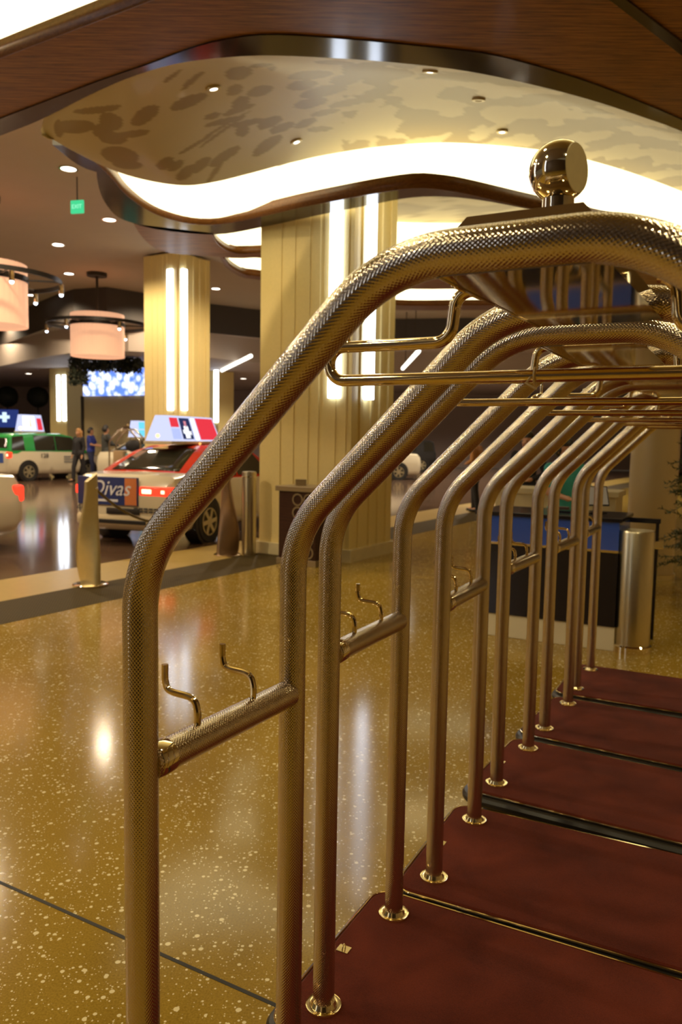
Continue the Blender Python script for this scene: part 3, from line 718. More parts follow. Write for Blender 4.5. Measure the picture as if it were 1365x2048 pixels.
# back counter
c0_ = atY(992, 980, 9.0); c0_.z = 0; t = thing('stone_counter', 'pale stone counter standing behind the dark valet desk', 'counter', c0_, da)
MB().box((0, 0, 0), (1.32, .5, 1.02)).build('counter_body', M['stone'], t)
MB().box((-.03, -.04, 1.02), (1.35, .54, 1.08), .005).build('counter_top', M['stone'], t)
dm = d0+dd.normalized()*(dl*.78)+Vector((-dd.y, dd.x, 0)).normalized()*.35
t = thing('tablet_stand', 'slim tablet tilted on a stand on the valet desk', 'tablet', (dm.x, dm.y, 1.03), da+.6)
MB().box((-.08, -.05, 0), (.08, .05, .012)).box((-.012, 0, .012), (.012, .02, .14)).build('stand', M['black'], t)
tb = MB().box((-.115, -.008, 0), (.115, .008, .17), .003).build('frame', M['black'], t); tb.location = (0, -.01, .06); tb.rotation_euler = (-.4, 0, 0)
sc_ = MB().box((-.105, -.010, .01), (.105, -.0085, .16)).build('screen', pbr('pale_screen', (.45, .45, .5), .2), tb)
q = d0+dd.normalized()*(dl*.55)+Vector((-dd.y, dd.x, 0)).normalized()*.3
t = thing('stapler', 'small dark stapler lying on the valet desk top', 'stapler', (q.x, q.y, 1.03), da)
MB().box((-.07, -.018, 0), (.07, .018, .012)).build('base', M['black'], t); MB().box((-.07, -.015, .02), (.06, .015, .045), .006).box((-.07, -.012, .01), (-.05, .012, .03)).build('arm', pbr('brown_plastic', (.06, .03, .02), .4), t)
# ash bin
bn = onz(1262, 1301); t = thing('ash_bin', 'tall brushed steel cylinder bin at the right end of the valet desk', 'bin', bn)
MB().lathe([(.135, .045), (.135, .925), (.128, .94), (.05, .935), (0, .93)], n=44).build('drum', M['steel'], t, True)
MB().lathe([(.15, 0), (.15, .05), (.138, .06), (.138, .0601)], n=44).build('foot_ring', M['chrome'], t, True)
MB().box((.11, -.03, .80), (.20, .03, .86), .004).build('side_knob', M['chrome'], t)
bz = onz(1250, 1280)+Vector((-.02, .16, 0)); t = thing('black_frame_stand', 'thin black metal frame standing right behind the steel bin', 'stand', bz, da)
MB().box((0, 0, 0), (.025, .025, .99)).build('leg', M['black'], t); MB().box((.27, 0, 0), (.295, .025, .99)).build('leg', M['black'], t); MB().box((-.01, -.005, .955), (.305, .03, .995), .004).build('top_bar', M['black'], t)

# pine branches at the right edge
def pine(P, h, r, label):
    t = thing('pine_tree', label, 'tree', P)
    MB().tube([(0, 0, 0), (.02, 0, h*.5), (0, 0, h)], [.05, .04, .01], 8).build('trunk', pbr('bark', (.05, .03, .015), .8), t, True)
    m = MB(); rnd = random.Random(3)
    for k in range(240):
        z = .45+(h-.5)*rnd.random(); a = rnd.random()*2*PI; rr = r*(1-(z/h)**1.5*.5)*(.6+.5*rnd.random()); drop = -.55+.9*rnd.random()
        d = Vector((math.cos(a), math.sin(a), drop)); p0 = Vector((0, 0, z))
        for i in range(22):
            f = (i+1)/22; c = p0+d*rr*f
            for s_ in (-1, 1):
                n_ = (d.cross(Vector((0, 0, 1))).normalized()*s_*.9+d*.6+Vector((0, 0, rnd.uniform(-1.1, 1.1)))).normalized()
                e = c+n_*(.085*(1.15-f*.6)); w = d.normalized()*.008
                m.add([c-w, c+w, e+Vector((0, 0, .002))], [[0, 1, 2]])
        m.tube([p0, p0+d*rr], [.006, .002], 4)
    m.build('needles', pbr('pine_green', (.035, .05, .014), .6, var=.3, vscale=8), t)
pine(Vector((3.68, 7.6, 0)), 2.25, .62, 'dark green pine tree cut off by the right edge of the photo')

# ------------------------------------------------------------------ cars
GLASS = pbr('car_glass', (.025, .024, .016), .06, spec=.9)
TYRE = pbr('tyre', (.014, .012, .010), .6); RIM = pbr('alloy_rim', (.62, .55, .36), .3, .8)
TAIL = pbr('tail_lamp', (.6, .02, .01), .15, emit=(1, .05, .02), estr=1.3); TAILHOT = emission('brake_bulb', (1, .55, .3), 3.5)
WHITE = pbr('white_paint', (.66, .58, .42), .22, coat=.5); RED = pbr('red_paint', (.55, .035, .012), .22, coat=.5)
GREEN = pbr('green_paint', (.03, .32, .07), .25, coat=.5); BLACKP = pbr('black_trim', (.018, .015, .014), .4)
INK = pbr('dark_lettering', (.03, .03, .04), .5)
def lerp_tab(tab, x, c):
    if x <= tab[0][0]: return tab[0][c]
    for a, b in zip(tab, tab[1:]):
        if x <= b[0]: return a[c]+(b[c]-a[c])*(x-a[0])/(b[0]-a[0])
    return tab[-1][c]
def car(name, label, P, rz, body, gh, zb, Hc, wb, wt, paint, roof, wheels, wr, panes_side, rearwin, windscreen, cat='car', group=None):
    t = thing(name, label, cat, P, rz, group); hw = max(b[4] for b in body)
    secs = []
    xs = sorted(set([b[0] for b in body]+[body[0][0]+(body[-1][0]-body[0][0])*k/26 for k in range(27)]))
    for x in xs:
        z0, z1, w0, wm, w1 = [lerp_tab(body, x, c) for c in range(1, 6)]
        half = [(0, z0), (w0*.9, z0), (w0, z0+.05), (wm, z0+.2*(z1-z0)), (wm, z0+.62*(z1-z0)), (w1+.01, z1-.035), (w1-.05, z1), (0, z1+.012)]
        secs.append([(x, y, z) for y, z in half]+[(x, -y, z) for y, z in half[-2:0:-1]])
    n = len(secs[0]); vs = [p for s_ in secs for p in s_]
    fs = [[k*n+i, k*n+(i+1) % n, (k+1)*n+(i+1) % n, (k+1)*n+i] for k in range(len(secs)-1) for i in range(n)]+[list(range(n)), [(len(secs)-1)*n+i for i in range(n)][::-1]]
    link('body', vs, fs, paint, t, True, None, 40)
    def wy(x, z): return wb+(wt-wb)*max(0, (z-zb))/(Hc-zb)
    secs = []; xs = sorted(set([g[0] for g in gh]+[gh[0][0]+(gh[-1][0]-gh[0][0])*k/20 for k in range(21)]))
    for x in xs:
        zt_ = lerp_tab(gh, x, 1); half = [(0, zb-.08), (wb, zb-.08), (wb, zb), (wy(x, zt_-.03), max(zb+.002, zt_-.03)), (wy(x, zt_)-.07, max(zb+.004, zt_)), (0, max(zb+.006, zt_+.012))]
        secs.append([(x, y, z) for y, z in half]+[(x, -y, z) for y, z in half[-2:0:-1]])
    n = len(secs[0]); vs = [p for s_ in secs for p in s_]
    fs = [[k*n+i, k*n+(i+1) % n, (k+1)*n+(i+1) % n, (k+1)*n+i] for k in range(len(secs)-1) for i in range(n)]+[list(range(n)), [(len(secs)-1)*n+i for i in range(n)][::-1]]
    link('cabin', vs, fs, roof, t, True, None, 40)
    for poly in panes_side:
        for sg in (-1, 1):
            k = len(poly); vv = [(x, sg*(wy(x, z)+.004), z) for x, z in poly]+[(x, sg*(wy(x, z)+.014), z) for x, z in poly]
            MB().add(vv, [list(range(k)), list(range(k, 2*k))]+[[i, (i+1) % k, k+(i+1) % k, k+i] for i in range(k)]).build('side_window', GLASS, t)
    for nm, win in (('rear_window', rearwin), ('windscreen', windscreen)):
        x0, x1, w0, w1 = win; vv = []
        for k in range(9):
            x = x0+(x1-x0)*k/8; z = lerp_tab(gh, x, 1)+.02; w = w0+(w1-w0)*k/8
            for y in (-1, -.6, 0, .6, 1): vv.append((x, y*w, z-(.012 if abs(y) == 1 else 0)))
        o = link(nm, vv, [[k*5+i, k*5+i+1, (k+1)*5+i+1, (k+1)*5+i] for k in range(8) for i in range(4)], GLASS, t, True)
        s_ = o.modifiers.new('t', 'SOLIDIFY'); s_.thickness = .008
    for x in wheels:
        for sg in (-1, 1):
            y = sg*(hw-.1)
            MB().lathe([(wr+.06, -.11), (wr+.06, .112)], (x, y, wr+.02), 30, 'y').build('wheel_arch', BLACKP, t, True)
            w = MB().lathe([(wr*.66, -.09), (wr*.95, -.10), (wr, -.07), (wr, .07), (wr*.95, .10), (wr*.66, .09), (wr*.66, -.09)], (x, y+sg*.025, wr), 30, 'y').build('wheel', TYRE, t, True)
            m = MB(); yy = y+sg*.12
            m.lathe([(wr*.60, -.012), (wr*.66, -.012), (wr*.66, .012), (wr*.60, .012), (wr*.60, -.012)], (x, yy, wr), 30, 'y'); m.lathe([(0, -.01), (wr*.16, -.012), (wr*.16, .012), (0, .016)], (x, yy, wr), 16, 'y')
            for k in range(6):
                a = 2*PI*k/6; c_, s_ = math.cos(a), math.sin(a); u_ = Vector((c_, 0, s_)); v_ = Vector((-s_, 0, c_))
                b0_ = Vector((x, yy, wr)); q = [b0_+u_*wr*.1+v_*wr*.10, b0_+u_*wr*.63+v_*wr*.17, b0_+u_*wr*.63-v_*wr*.02, b0_+u_*wr*.1-v_*wr*.10]
                m.add([p+Vector((0, -.01, 0)) for p in q]+[p+Vector((0, .01, 0)) for p in q], [[0, 1, 2, 3], [7, 6, 5, 4], [0, 4, 5, 1], [1, 5, 6, 2], [2, 6, 7, 3], [3, 7, 4, 0]])
            m.build('rim', RIM, w)
            MB().lathe([(0, -.02), (wr*.62, -.02), (wr*.62, .0), (0, 0)], (x, y+sg*.07, wr), 24, 'y').build('brake_disc', BLACKP, w)
    return t
SED_B = [(0, .34, .74, .66, .74, .70), (.04, .27, .92, .74, .82, .77), (.14, .22, 1.04, .80, .875, .79), (.6, .2, 1.07, .84, .90, .82), (1.3, .19, 1.0, .86, .90, .84), (3.3, .19, .96, .86, .90, .84), (4.15, .22, .86, .8, .87, .74), (4.5, .28, .70, .66, .78, .6), (4.62, .36, .58, .5, .66, .5)]
SED_G = [(.5, 1.045), (.85, 1.22), (1.2, 1.38), (1.6, 1.465), (2.3, 1.485), (2.8, 1.44), (3.2, 1.22), (3.6, .985)]
SED_P = [[(1.36, 1.02), (1.95, 1.0), (1.95, 1.40), (1.66, 1.39)], [(2.02, 1.0), (3.2, .99), (2.78, 1.37), (2.02, 1.40)]]
def sedan(name, label, P, rz, paint, roof, group=None, cat='car'):
    return car(name, label, P, rz, SED_B, SED_G, .97, 1.485, .84, .60, paint, roof, (.92, 3.62), .325, SED_P, (.58, 1.36, .60, .46), (2.88, 3.52, .50, .66), cat, group)
HV = math.atan2(BV.y, BV.x)
def place(P, lx, ly, rz): return Vector((P.x-lx*math.cos(rz)+ly*math.sin(rz), P.y-lx*math.sin(rz)-ly*math.cos(rz), -.02))
TP = place(onz(428, 1084, -.02), .92, -.83, HV+.19)+Vector((-.14, -.05, 0))
tx = sedan('taxi', 'white taxi with red roof, lit roof advert and blue trunk poster', TP, HV+.19, WHITE, RED, None, 'taxi')
# rear details of the taxi: local -x is backwards, y positive left
MB().box((-.02, -.80, .30), (.1, .80, .46), .03).build('rear_bumper', pbr('bumper_paint', (.60, .5, .32), .3), tx, True)
MB().box((-.03, -.30, .47), (.03, .26, .56), .01).build('plate_recess', BLACKP, tx, True)
MB().box((-.035, -.42, .33), (.0, .42, .39), .008).build('lower_grille', BLACKP, tx)
for sg in (-1, 1):
    tl = MB().box((-.005 if sg < 0 else .0, min(sg*.29, sg*.83), .75), (.30, max(sg*.29, sg*.83), .885), .02).build('tail_lamp', TAIL, tx, True)
    MB().box((-.012, min(sg*.66, sg*.72), .79), (.02, max(sg*.66, sg*.72), .84), .01).build('brake_bulb', TAILHOT, tl)
    MB().box((-.012, min(sg*.34, sg*.50), .785), (.02, max(sg*.34, sg*.50), .85), .01).build('brake_bulb', TAILHOT, tl)
MB().box((.60, -.16, 1.085), (.66, .16, 1.115), .006).build('high_brake_lamp', TAILHOT, tx)
po = MB().box((-.030, -.28, .60), (.02, .76, 1.01), .006).build('trunk_poster', pbr('navy_poster', (.018, .032, .14), .35), tx)
MB().box((-.034, -.27, .61), (-.029, -.07, 1.0)).build('poster_figure', pbr('poster_orange', (.55, .17, .05), .5), po)
PALE = pbr('pale_lettering', (.62, .62, .66), .5)
text('poster_lettering', 'Divas', .31, PALE, po, (-.036, .19, .84), (PI/2, 0, -PI/2), .35)
MB().box((-.034, .05, .65), (-.029, .60, .685)).build('poster_small_line', PALE, po)
for z, w in ((.565, .36), (.525, .26)):
    for k in range(5 if z > .55 else 4):
        y = -.62+w*.0+k*.085
        MB().box((-.026, y, z-.012), (-.02, y+.065, z+.012)).build('bumper_lettering', INK, tx)
text('fleet_number', '462', .17, INK, tx, (-.026, .66, .54), (PI/2, 0, -PI/2))
# roof advert
ra_ = thing('roof_advert', 'x', 'sign'); ra_.parent = None
bpy.data.objects.remove(ra_)
def roof_sign(par, x0, x1, z0, z1, panels, yb=.22, yt=.06):
    vs = [(x0, -yb, z0), (x1, -yb, z0), (x1, yb, z0), (x0, yb, z0), (x0+.06, -yt, z1), (x1-.06, -yt, z1), (x1-.06, yt, z1), (x0+.06, yt, z1)]
    b = MB().add(vs, [[0, 3, 2, 1], [4, 5, 6, 7], [0, 1, 5, 4], [1, 2, 6, 5], [2, 3, 7, 6], [3, 0, 4, 7]]).build('roof_sign', emission('sign_glow', (.62, .66, .95), 1.0), par)
    MB().box((x0-.03, -yb-.02, z0-.05), (x1+.03, yb+.02, z0), .01).build('sign_rail', pbr('sign_rail', (.5, .42, .3), .4), b)
    for (u0, u1, v0, v1, m) in panels:
        def pt(u, v, off):
            xa = x0+(x1-x0)*u; xb = x0+.06+(x1-x0-.12)*u
            return (xa+(xb-xa)*v, -(yb+(yt-yb)*v)-off, z0+(z1-z0)*v)
        q = [pt(u0, v0, .003), pt(u1, v0, .003), pt(u1, v1, .003), pt(u0, v1, .003)]; q2 = [pt(u0, v0, .008), pt(u1, v0, .008), pt(u1, v1, .008), pt(u0, v1, .008)]
        MB().add(q+q2, [[0, 1, 2, 3], [4, 5, 6, 7], [0, 1, 5, 4], [1, 2, 6, 5], [2, 3, 7, 6], [3, 0, 4, 7]]).build('sign_panel', m, b)
    return b
eR = emission('sign_red', (.75, .04, .06), 1.0); eW = emission('sign_white', (1, 1, 1), 1.5); eB = emission('sign_blue', (.45, .52, .9), 1.0); eD = emission('sign_dark', (.03, .04, .12), .8); eC = emission('sign_cyan', (.15, .62, .8), 1.1); eP = emission('sign_pink', (.85, .3, .35), 1.0)
roof_sign(tx, .95, 2.5, 1.54, 1.94, [(.04, .20, .55, .92, eR), (.04, .20, .08, .5, eB), (.23, .44, .08, .92, eD), (.29, .38, .12, .6, eW), (.31, .36, .6, .8, eP), (.26, .31, .3, .45, eW), (.38, .42, .25, .4, eW), (.48, .55, .06, .92, eW), (.58, .97, .06, .94, eR)], .24, .1)
MB().ball((.93, .0, 1.62), .03).build('marker_lamp', emission('amber', (1, .4, .12), 4), tx)
MB().ball((1.7, -.3, 1.50), .02).build('marker_lamp', emission('amber2', (1, .35, .1), 2), tx)

# boxy van taxi
VAN_B = [(0, .32, .98, .74, .80, .78), (.06, .26, 1.04, .80, .86, .82), (.5, .22, 1.05, .84, .88, .84), (2.7, .22, 1.02, .84, .88, .84), (3.5, .24, .95, .8, .86, .78), (3.85, .3, .78, .68, .78, .66), (3.95, .38, .6, .56, .66, .5)]
VAN_G = [(.03, 1.05), (.12, 1.5), (.3, 1.6), (1.2, 1.64), (2.2, 1.63), (2.6, 1.55), (3.15, 1.03)]
VAN_P = [[(.12, 1.05), (.62, 1.05), (.62, 1.54), (.20, 1.50)], [(1.02, 1.04), (1.84, 1.04), (1.84, 1.56), (1.02, 1.56)], [(1.87, 1.04), (2.98, 1.04), (2.55, 1.50), (1.87, 1.56)]]
VP = place(onz(55, 962, -.02), .72, -.8, HV-.05)
vn = car('van', 'boxy white taxi van with green roof at the far left', VP, HV-.05, VAN_B, VAN_G, 1.02, 1.64, .85, .70, WHITE, GREEN, (.72, 3.2), .32, VAN_P, (.04, .11, .70, .62), (2.66, 3.1, .58, .70), 'taxi')
for sg in (-1, 1):
    MB().box((-.02, min(sg*.70, sg*.86), .78), (.14, max(sg*.70, sg*.86), 1.0), .03).build('tail_lamp', TAIL, vn, True)
    MB().box((-.03, min(sg*.74, sg*.84), .84), (.16, max(sg*.74, sg*.875), .94), .03).build('brake_bulb', TAILHOT, vn, True)
text('door_number', '128', .22, INK, vn, (1.35, -.895, .86), (PI/2, 0, 0))
for k in range(3): MB().box((2.15, -.90, .62+.09*k), (2.15+.42+.12*(k == 0), -.885, .67+.09*k)).build('door_lettering', pbr('grey_lettering', (.25, .24, .22), .5), vn)
MB().box((-.01, -.55, .62), (.01, .2, .95)).build('rear_poster', pbr('blue_poster', (.05, .10, .35), .4), vn)
roof_sign(vn, .95, 1.85, 1.70, 2.28, [(.05, .62, .08, .92, eW), (.15, .25, .3, .7, eP), (.36, .46, .25, .75, emission('sign_amber', (.8, .5, .2), 1.0)), (.72, .95, .08, .8, eR)], .2, .1)
MB().ball((.9, -.2, 1.80), .06).build('marker_lamp', emission('amber3', (1, .5, .2), 4), vn)

# car at the left edge, tail towards the right
EP = onz(33, 1092, -.02); rzE = HV+PI
ec = sedan('sedan', 'white car cut off by the left edge of the photo, red tail lamp showing', Vector((EP.x, EP.y, -.02))+BU*-.62, rzE, WHITE, WHITE)
for sg in (-1, 1): MB().box((.02, min(sg*.70, sg*.86), .66), (.22, max(sg*.70, sg*.868), .90), .04).build('tail_lamp', TAIL, ec, True)
# taxi far behind, cyan roof sign
fp = atY(262, 950, 27); fp.z = -.02
fc = sedan('taxi', 'far taxi whose lit cyan roof sign shows above the distant cart', fp-BV*.8, HV, WHITE, WHITE, None, 'taxi')
roof_sign(fc, .9, 2.1, 1.56, 2.12, [(.06, .7, .5, .92, eC), (.74, .95, .5, .92, eW), (.06, .7, .06, .44, eC), (.74, .95, .06, .44, eW)], .22, .15)
# cars beyond the column
wp = onz(838, 956, -.02); wc = sedan('sedan', 'white car with magenta wing seen between the column and the carts', wp-BV*1.0+BU*.4, HV+2.2, WHITE, WHITE)
MB().box((3.3, -.915, .45), (4.1, -.90, .85)).build('magenta_panel', pbr('magenta', (.5, .02, .25), .4), wc)
MB().box((3.3, .90, .45), (4.1, .915, .85)).build('magenta_panel', pbr('magenta_b', (.5, .02, .25), .4), wc)
bp_ = atY(872, 930, 41); bp_.z = -.02
car('suv', 'black car parked furthest back, beyond the white and magenta one', bp_, HV+2.0, VAN_B, VAN_G, 1.02, 1.64, .85, .70, BLACKP, BLACKP, (.72, 3.2), .34, VAN_P, (.04, .11, .70, .62), (2.66, 3.1, .58, .70))

# ------------------------------------------------------------------ people
SKIN = pbr('skin', (.50, .25, .13), .55)
def capsule_mesh(segs, voxel, name, mat, parent):
    m = MB()
    for a, b, r0, r1 in segs:
        a = Vector(a); b = Vector(b); d = b-a; n = 10
        if d.length < 1e-5: m.ball(a, r0, 12, 8); continue
        d.normalize(); u = d.orthogonal().normalized(); w = d.cross(u); prof = []
        for k in range(4): t_ = PI/2*k/4; prof.append((a-d*r0*math.cos(t_), r0*math.sin(t_)+1e-4))
        prof += [(a, r0), (b, r1)]
        for k in range(3, -1, -1): t_ = PI/2*k/4; prof.append((b+d*r1*math.cos(t_), r1*math.sin(t_)+1e-4))
        vv = []
        for c, r in prof:
            for i in range(n): vv.append(c+(u*math.cos(2*PI*i/n)+w*math.sin(2*PI*i/n))*r)
        k_ = len(prof)
        m.add(vv, [[j*n+i, j*n+(i+1) % n, (j+1)*n+(i+1) % n, (j+1)*n+i] for j in range(k_-1) for i in range(n)]+[list(range(n))[::-1], [(k_-1)*n+i for i in range(n)]])
    o = m.build(name, mat, None)
    md = o.modifiers.new('r', 'REMESH'); md.mode = 'VOXEL'; md.voxel_size = voxel
    sm = o.modifiers.new('s', 'SMOOTH'); sm.iterations = 3; sm.factor = .5
    dg = bpy.context.evaluated_depsgraph_get(); me = bpy.data.meshes.new_from_object(o.evaluated_get(dg))
    for p in me.polygons: p.use_smooth = True
    old = o.data; o.modifiers.clear(); o.data = me; bpy.data.meshes.remove(old)
    if parent: o.parent = parent
    return o
def person(label, P, face, h, top, bottom, hair, long_hair=False, arms='down', sleeve='long', group=None, shoes=None, stride=.1):
    t = thing('person', label, 'person', P, face, group); k = h/1.75     # faces local +y
    hip = .92*k; sh = 1.44*k; sw = .19*k
    def A(sd):
        s0 = Vector((sd*sw, 0, sh))
        if arms == 'down': return s0, s0+Vector((sd*.05, -.02, -.29))*k, s0+Vector((sd*.05, .07, -.54))*k
        if arms == 'reach': return s0, s0+Vector((sd*.06, .10, -.26))*k, s0+Vector((sd*.01, .33, -.30))*k
        return s0, s0+Vector((sd*.10, -.04, -.27))*k, s0+Vector((-sd*.02, .14, -.33))*k
    body = [((0, 0, 1.0*k), (0, 0, 1.28*k), .115*k, .13*k), ((-.09*k, 0, 1.36*k), (.09*k, 0, 1.36*k), .10*k, .10*k), ((-.08*k, 0, .94*k), (.08*k, 0, .94*k), .105*k, .105*k),
            ((0, -.01*k, 1.44*k), (0, .01*k, 1.54*k), .058*k, .052*k), ((0, .015*k, 1.60*k), (0, .0, 1.665*k), .075*k, .088*k), ((0, .05*k, 1.565*k), (0, .05*k, 1.60*k), .045*k, .06*k),
            ((0, .098*k, 1.615*k), (0, .105*k, 1.60*k), .012*k, .016*k), ((-.085*k, 0, 1.61*k), (-.085*k, 0, 1.64*k), .016*k, .018*k), ((.085*k, 0, 1.61*k), (.085*k, 0, 1.64*k), .016*k, .018*k)]
    shirt = [((0, 0, .98*k), (0, 0, 1.28*k), .135*k, .145*k), ((-.09*k, -.005, 1.355*k), (.09*k, -.005, 1.355*k), .112*k, .112*k), ((-.09*k, 0, .96*k), (.09*k, 0, .96*k), .115*k, .115*k), ((0, -.01, 1.42*k), (0, 0, 1.46*k), .075*k, .062*k)]
    trous = [((-.08*k, 0, .93*k), (.08*k, 0, .93*k), .118*k, .118*k)]
    shoe = []
    for sd in (-1, 1):
        s0, el, wr = A(sd); hd = (wr-el).normalized(); pm = wr+hd*.05*k; side = Vector((1, 0, 0))
        body += [(s0, el, .052*k, .043*k), (el, wr, .041*k, .028*k), (wr, pm, .026*k, .032*k)]
        for fi in range(4):
            b0_ = pm+side*(fi-1.5)*.019*k+hd*.02*k; l_ = (.062, .072, .068, .052)[fi]*k; bend = Vector((0, .4, .1))
            b1_ = b0_+hd*l_*.55; b2_ = b1_+(hd+bend*.6).normalized()*l_*.5
            body += [(b0_, b1_, .0095*k, .009*k), (b1_, b2_, .009*k, .0075*k)]
        body += [(wr+hd*.02*k-side*sd*.022*k, wr+hd*.06*k-side*sd*.05*k+Vector((0, .015, 0)), .012*k, .009*k)]
        shirt.append((s0, el, .066*k, .056*k) if sleeve == 'long' else (s0, s0.lerp(el, .7), .068*k, .064*k))
        if sleeve == 'long': shirt.append((el, el.lerp(wr, .92), .054*k, .042*k))
        hp = Vector((sd*.09*k, 0, hip)); st = stride*sd*k; kn = Vector((sd*.10*k, st*.6+.02, .50*k)); an = Vector((sd*.10*k, st*.9-.02, .085*k)); toe = an+Vector((sd*.03, .17*k, -.05*k))
        body += [(hp, kn, .088*k, .055*k), (kn, an, .055*k, .036*k), (an, toe, .036*k, .03*k)]
        trous += [(hp, kn, .103*k, .075*k), (kn, an, .073*k, .062*k)]
        shoe.append(((an+Vector((0, -.05*k, -.04*k))), toe, .044*k, .036*k))
    capsule_mesh(body, .011, 'body', SKIN, t)
    capsule_mesh(shirt, .016, 'shirt', top, t); capsule_mesh(trous, .016, 'trousers', bottom, t)
    for s_ in shoe: capsule_mesh([s_], .012, 'shoe', BLACKP, t)
    hs = [((0, -.02*k, 1.66*k), (0, .0, 1.70*k), .095*k, .088*k), ((-.03*k, -.035*k, 1.64*k), (.03*k, -.035*k, 1.64*k), .085*k, .085*k)]
    if long_hair: hs += [((0, -.05*k, 1.64*k), (0, -.085*k, 1.42*k), .085*k, .075*k), ((-.07*k, -.03*k, 1.64*k), (-.075*k, -.04*k, 1.46*k), .045*k, .04*k), ((.07*k, -.03*k, 1.64*k), (.075*k, -.04*k, 1.46*k), .045*k, .04*k)]
    capsule_mesh(hs, .012, 'hair', hair, t)
    for sd in (-1, 1): MB().ball((sd*.032*k, .083*k, 1.637*k), .011*k, 10, 6).build('eye', BLACKP, t, True)
    return t
CL = {n: pbr('cloth_'+n, c, .85, var=.15, vscale=40) for n, c in dict(black=(.018, .016, .018), navy=(.03, .035, .09), blue=(.03, .045, .28), grey=(.05, .05, .045), teal=(.04, .30, .25), tan=(.40, .18, .05), pale=(.55, .52, .42)).items()}
HB = pbr('hair_blonde', (.40, .20, .06), .6); HD = pbr('hair_dark', (.018, .013, .010), .5)
def gp(px, Y): p = atY(px, 900, Y); p.z = -.02; return p
person('blonde woman in black jacket and trousers walking beside the van', gp(158, 27), 2.6, 1.80, CL['black'], CL['black'], HB, True, 'down', stride=.2)
person('man in a bright blue shirt and dark trousers behind the taxi', gp(182, 29), -1.6, 1.86, CL['blue'], CL['navy'], HD, False, 'reach', 'short')
person('man in dark grey clothes standing at the distant luggage cart', gp(212, 28), -.9, 1.93, CL['grey'], CL['black'], HD, False, 'reach')
person('person in pale clothes half hidden behind the man in blue', gp(197, 33.5), 2.8, 1.85, CL['pale'], CL['pale'], HD, False, 'down')
wp2 = onz(950, 1023); person('person in tan top and black trousers standing beyond the arches', wp2, 1.0, 1.74, CL['tan'], CL['black'], HD, False, 'fold')
vv = atY(1128, 1000, 8.1); vv.z = 0; person('valet attendant in a teal shirt behind the dark desk', vv, PI+.3, 1.62, CL['teal'], CL['black'], HD, False, 'reach', 'short')
vv = atY(1052, 1000, 11.0); vv.z = 0; person('person in a black top standing beyond the stone counter', vv, 2.4, 1.72, CL['black'], CL['navy'], HD, False, 'fold')

# distant luggage cart with bags
fl = atY(219, 930, 24.6); fl.z = -.02
dup(c0, fl, math.radians(-14), 'distant luggage cart loaded with bags, behind the taxi trunk', 'other carts')
def fcpt(lx, ly): return Vector((fl.x+lx*math.cos(math.radians(-14))-ly*math.sin(math.radians(-14)), fl.y+lx*math.sin(math.radians(-14))+ly*math.cos(math.radians(-14)), .25))
def suitcase(P, w, d, h, mat, label):
    t = thing('suitcase', label, 'suitcase', P, math.radians(-14)); MB().box((-w/2, -d/2, .0), (w/2, d/2, h), .03).build('shell', mat, t, True)
    MB().tube([(-.08, 0, h-.01), (-.08, 0, h+.03), (.08, 0, h+.03), (.08, 0, h-.01)], .01, 6).build('handle', BLACKP, t)
    return t
suitcase(fcpt(.26, .2), .36, .26, .86, pbr('tan_case', (.38, .25, .12), .6), 'tan suitcase upright on the distant cart, left of the teal one')
suitcase(fcpt(.72, .2), .42, .28, .78, pbr('teal_case', (.05, .26, .25), .5), 'teal suitcase upright on the distant cart')
tb_ = thing('travel_bag', 'black soft bag lying on top of the teal suitcase', 'bag', fcpt(.72, .2)+Vector((0, 0, .83)), math.radians(-14))
MB().ball((0, 0, .19), .27, 16, 10, (1, .6, .7)).build('bag_body', CL['black'], tb_, True)
MB().tube([(-.12, 0, .33), (-.09, 0, .45), (.09, 0, .45), (.12, 0, .33)], .012, 6).build('strap', BLACKP, tb_, True)

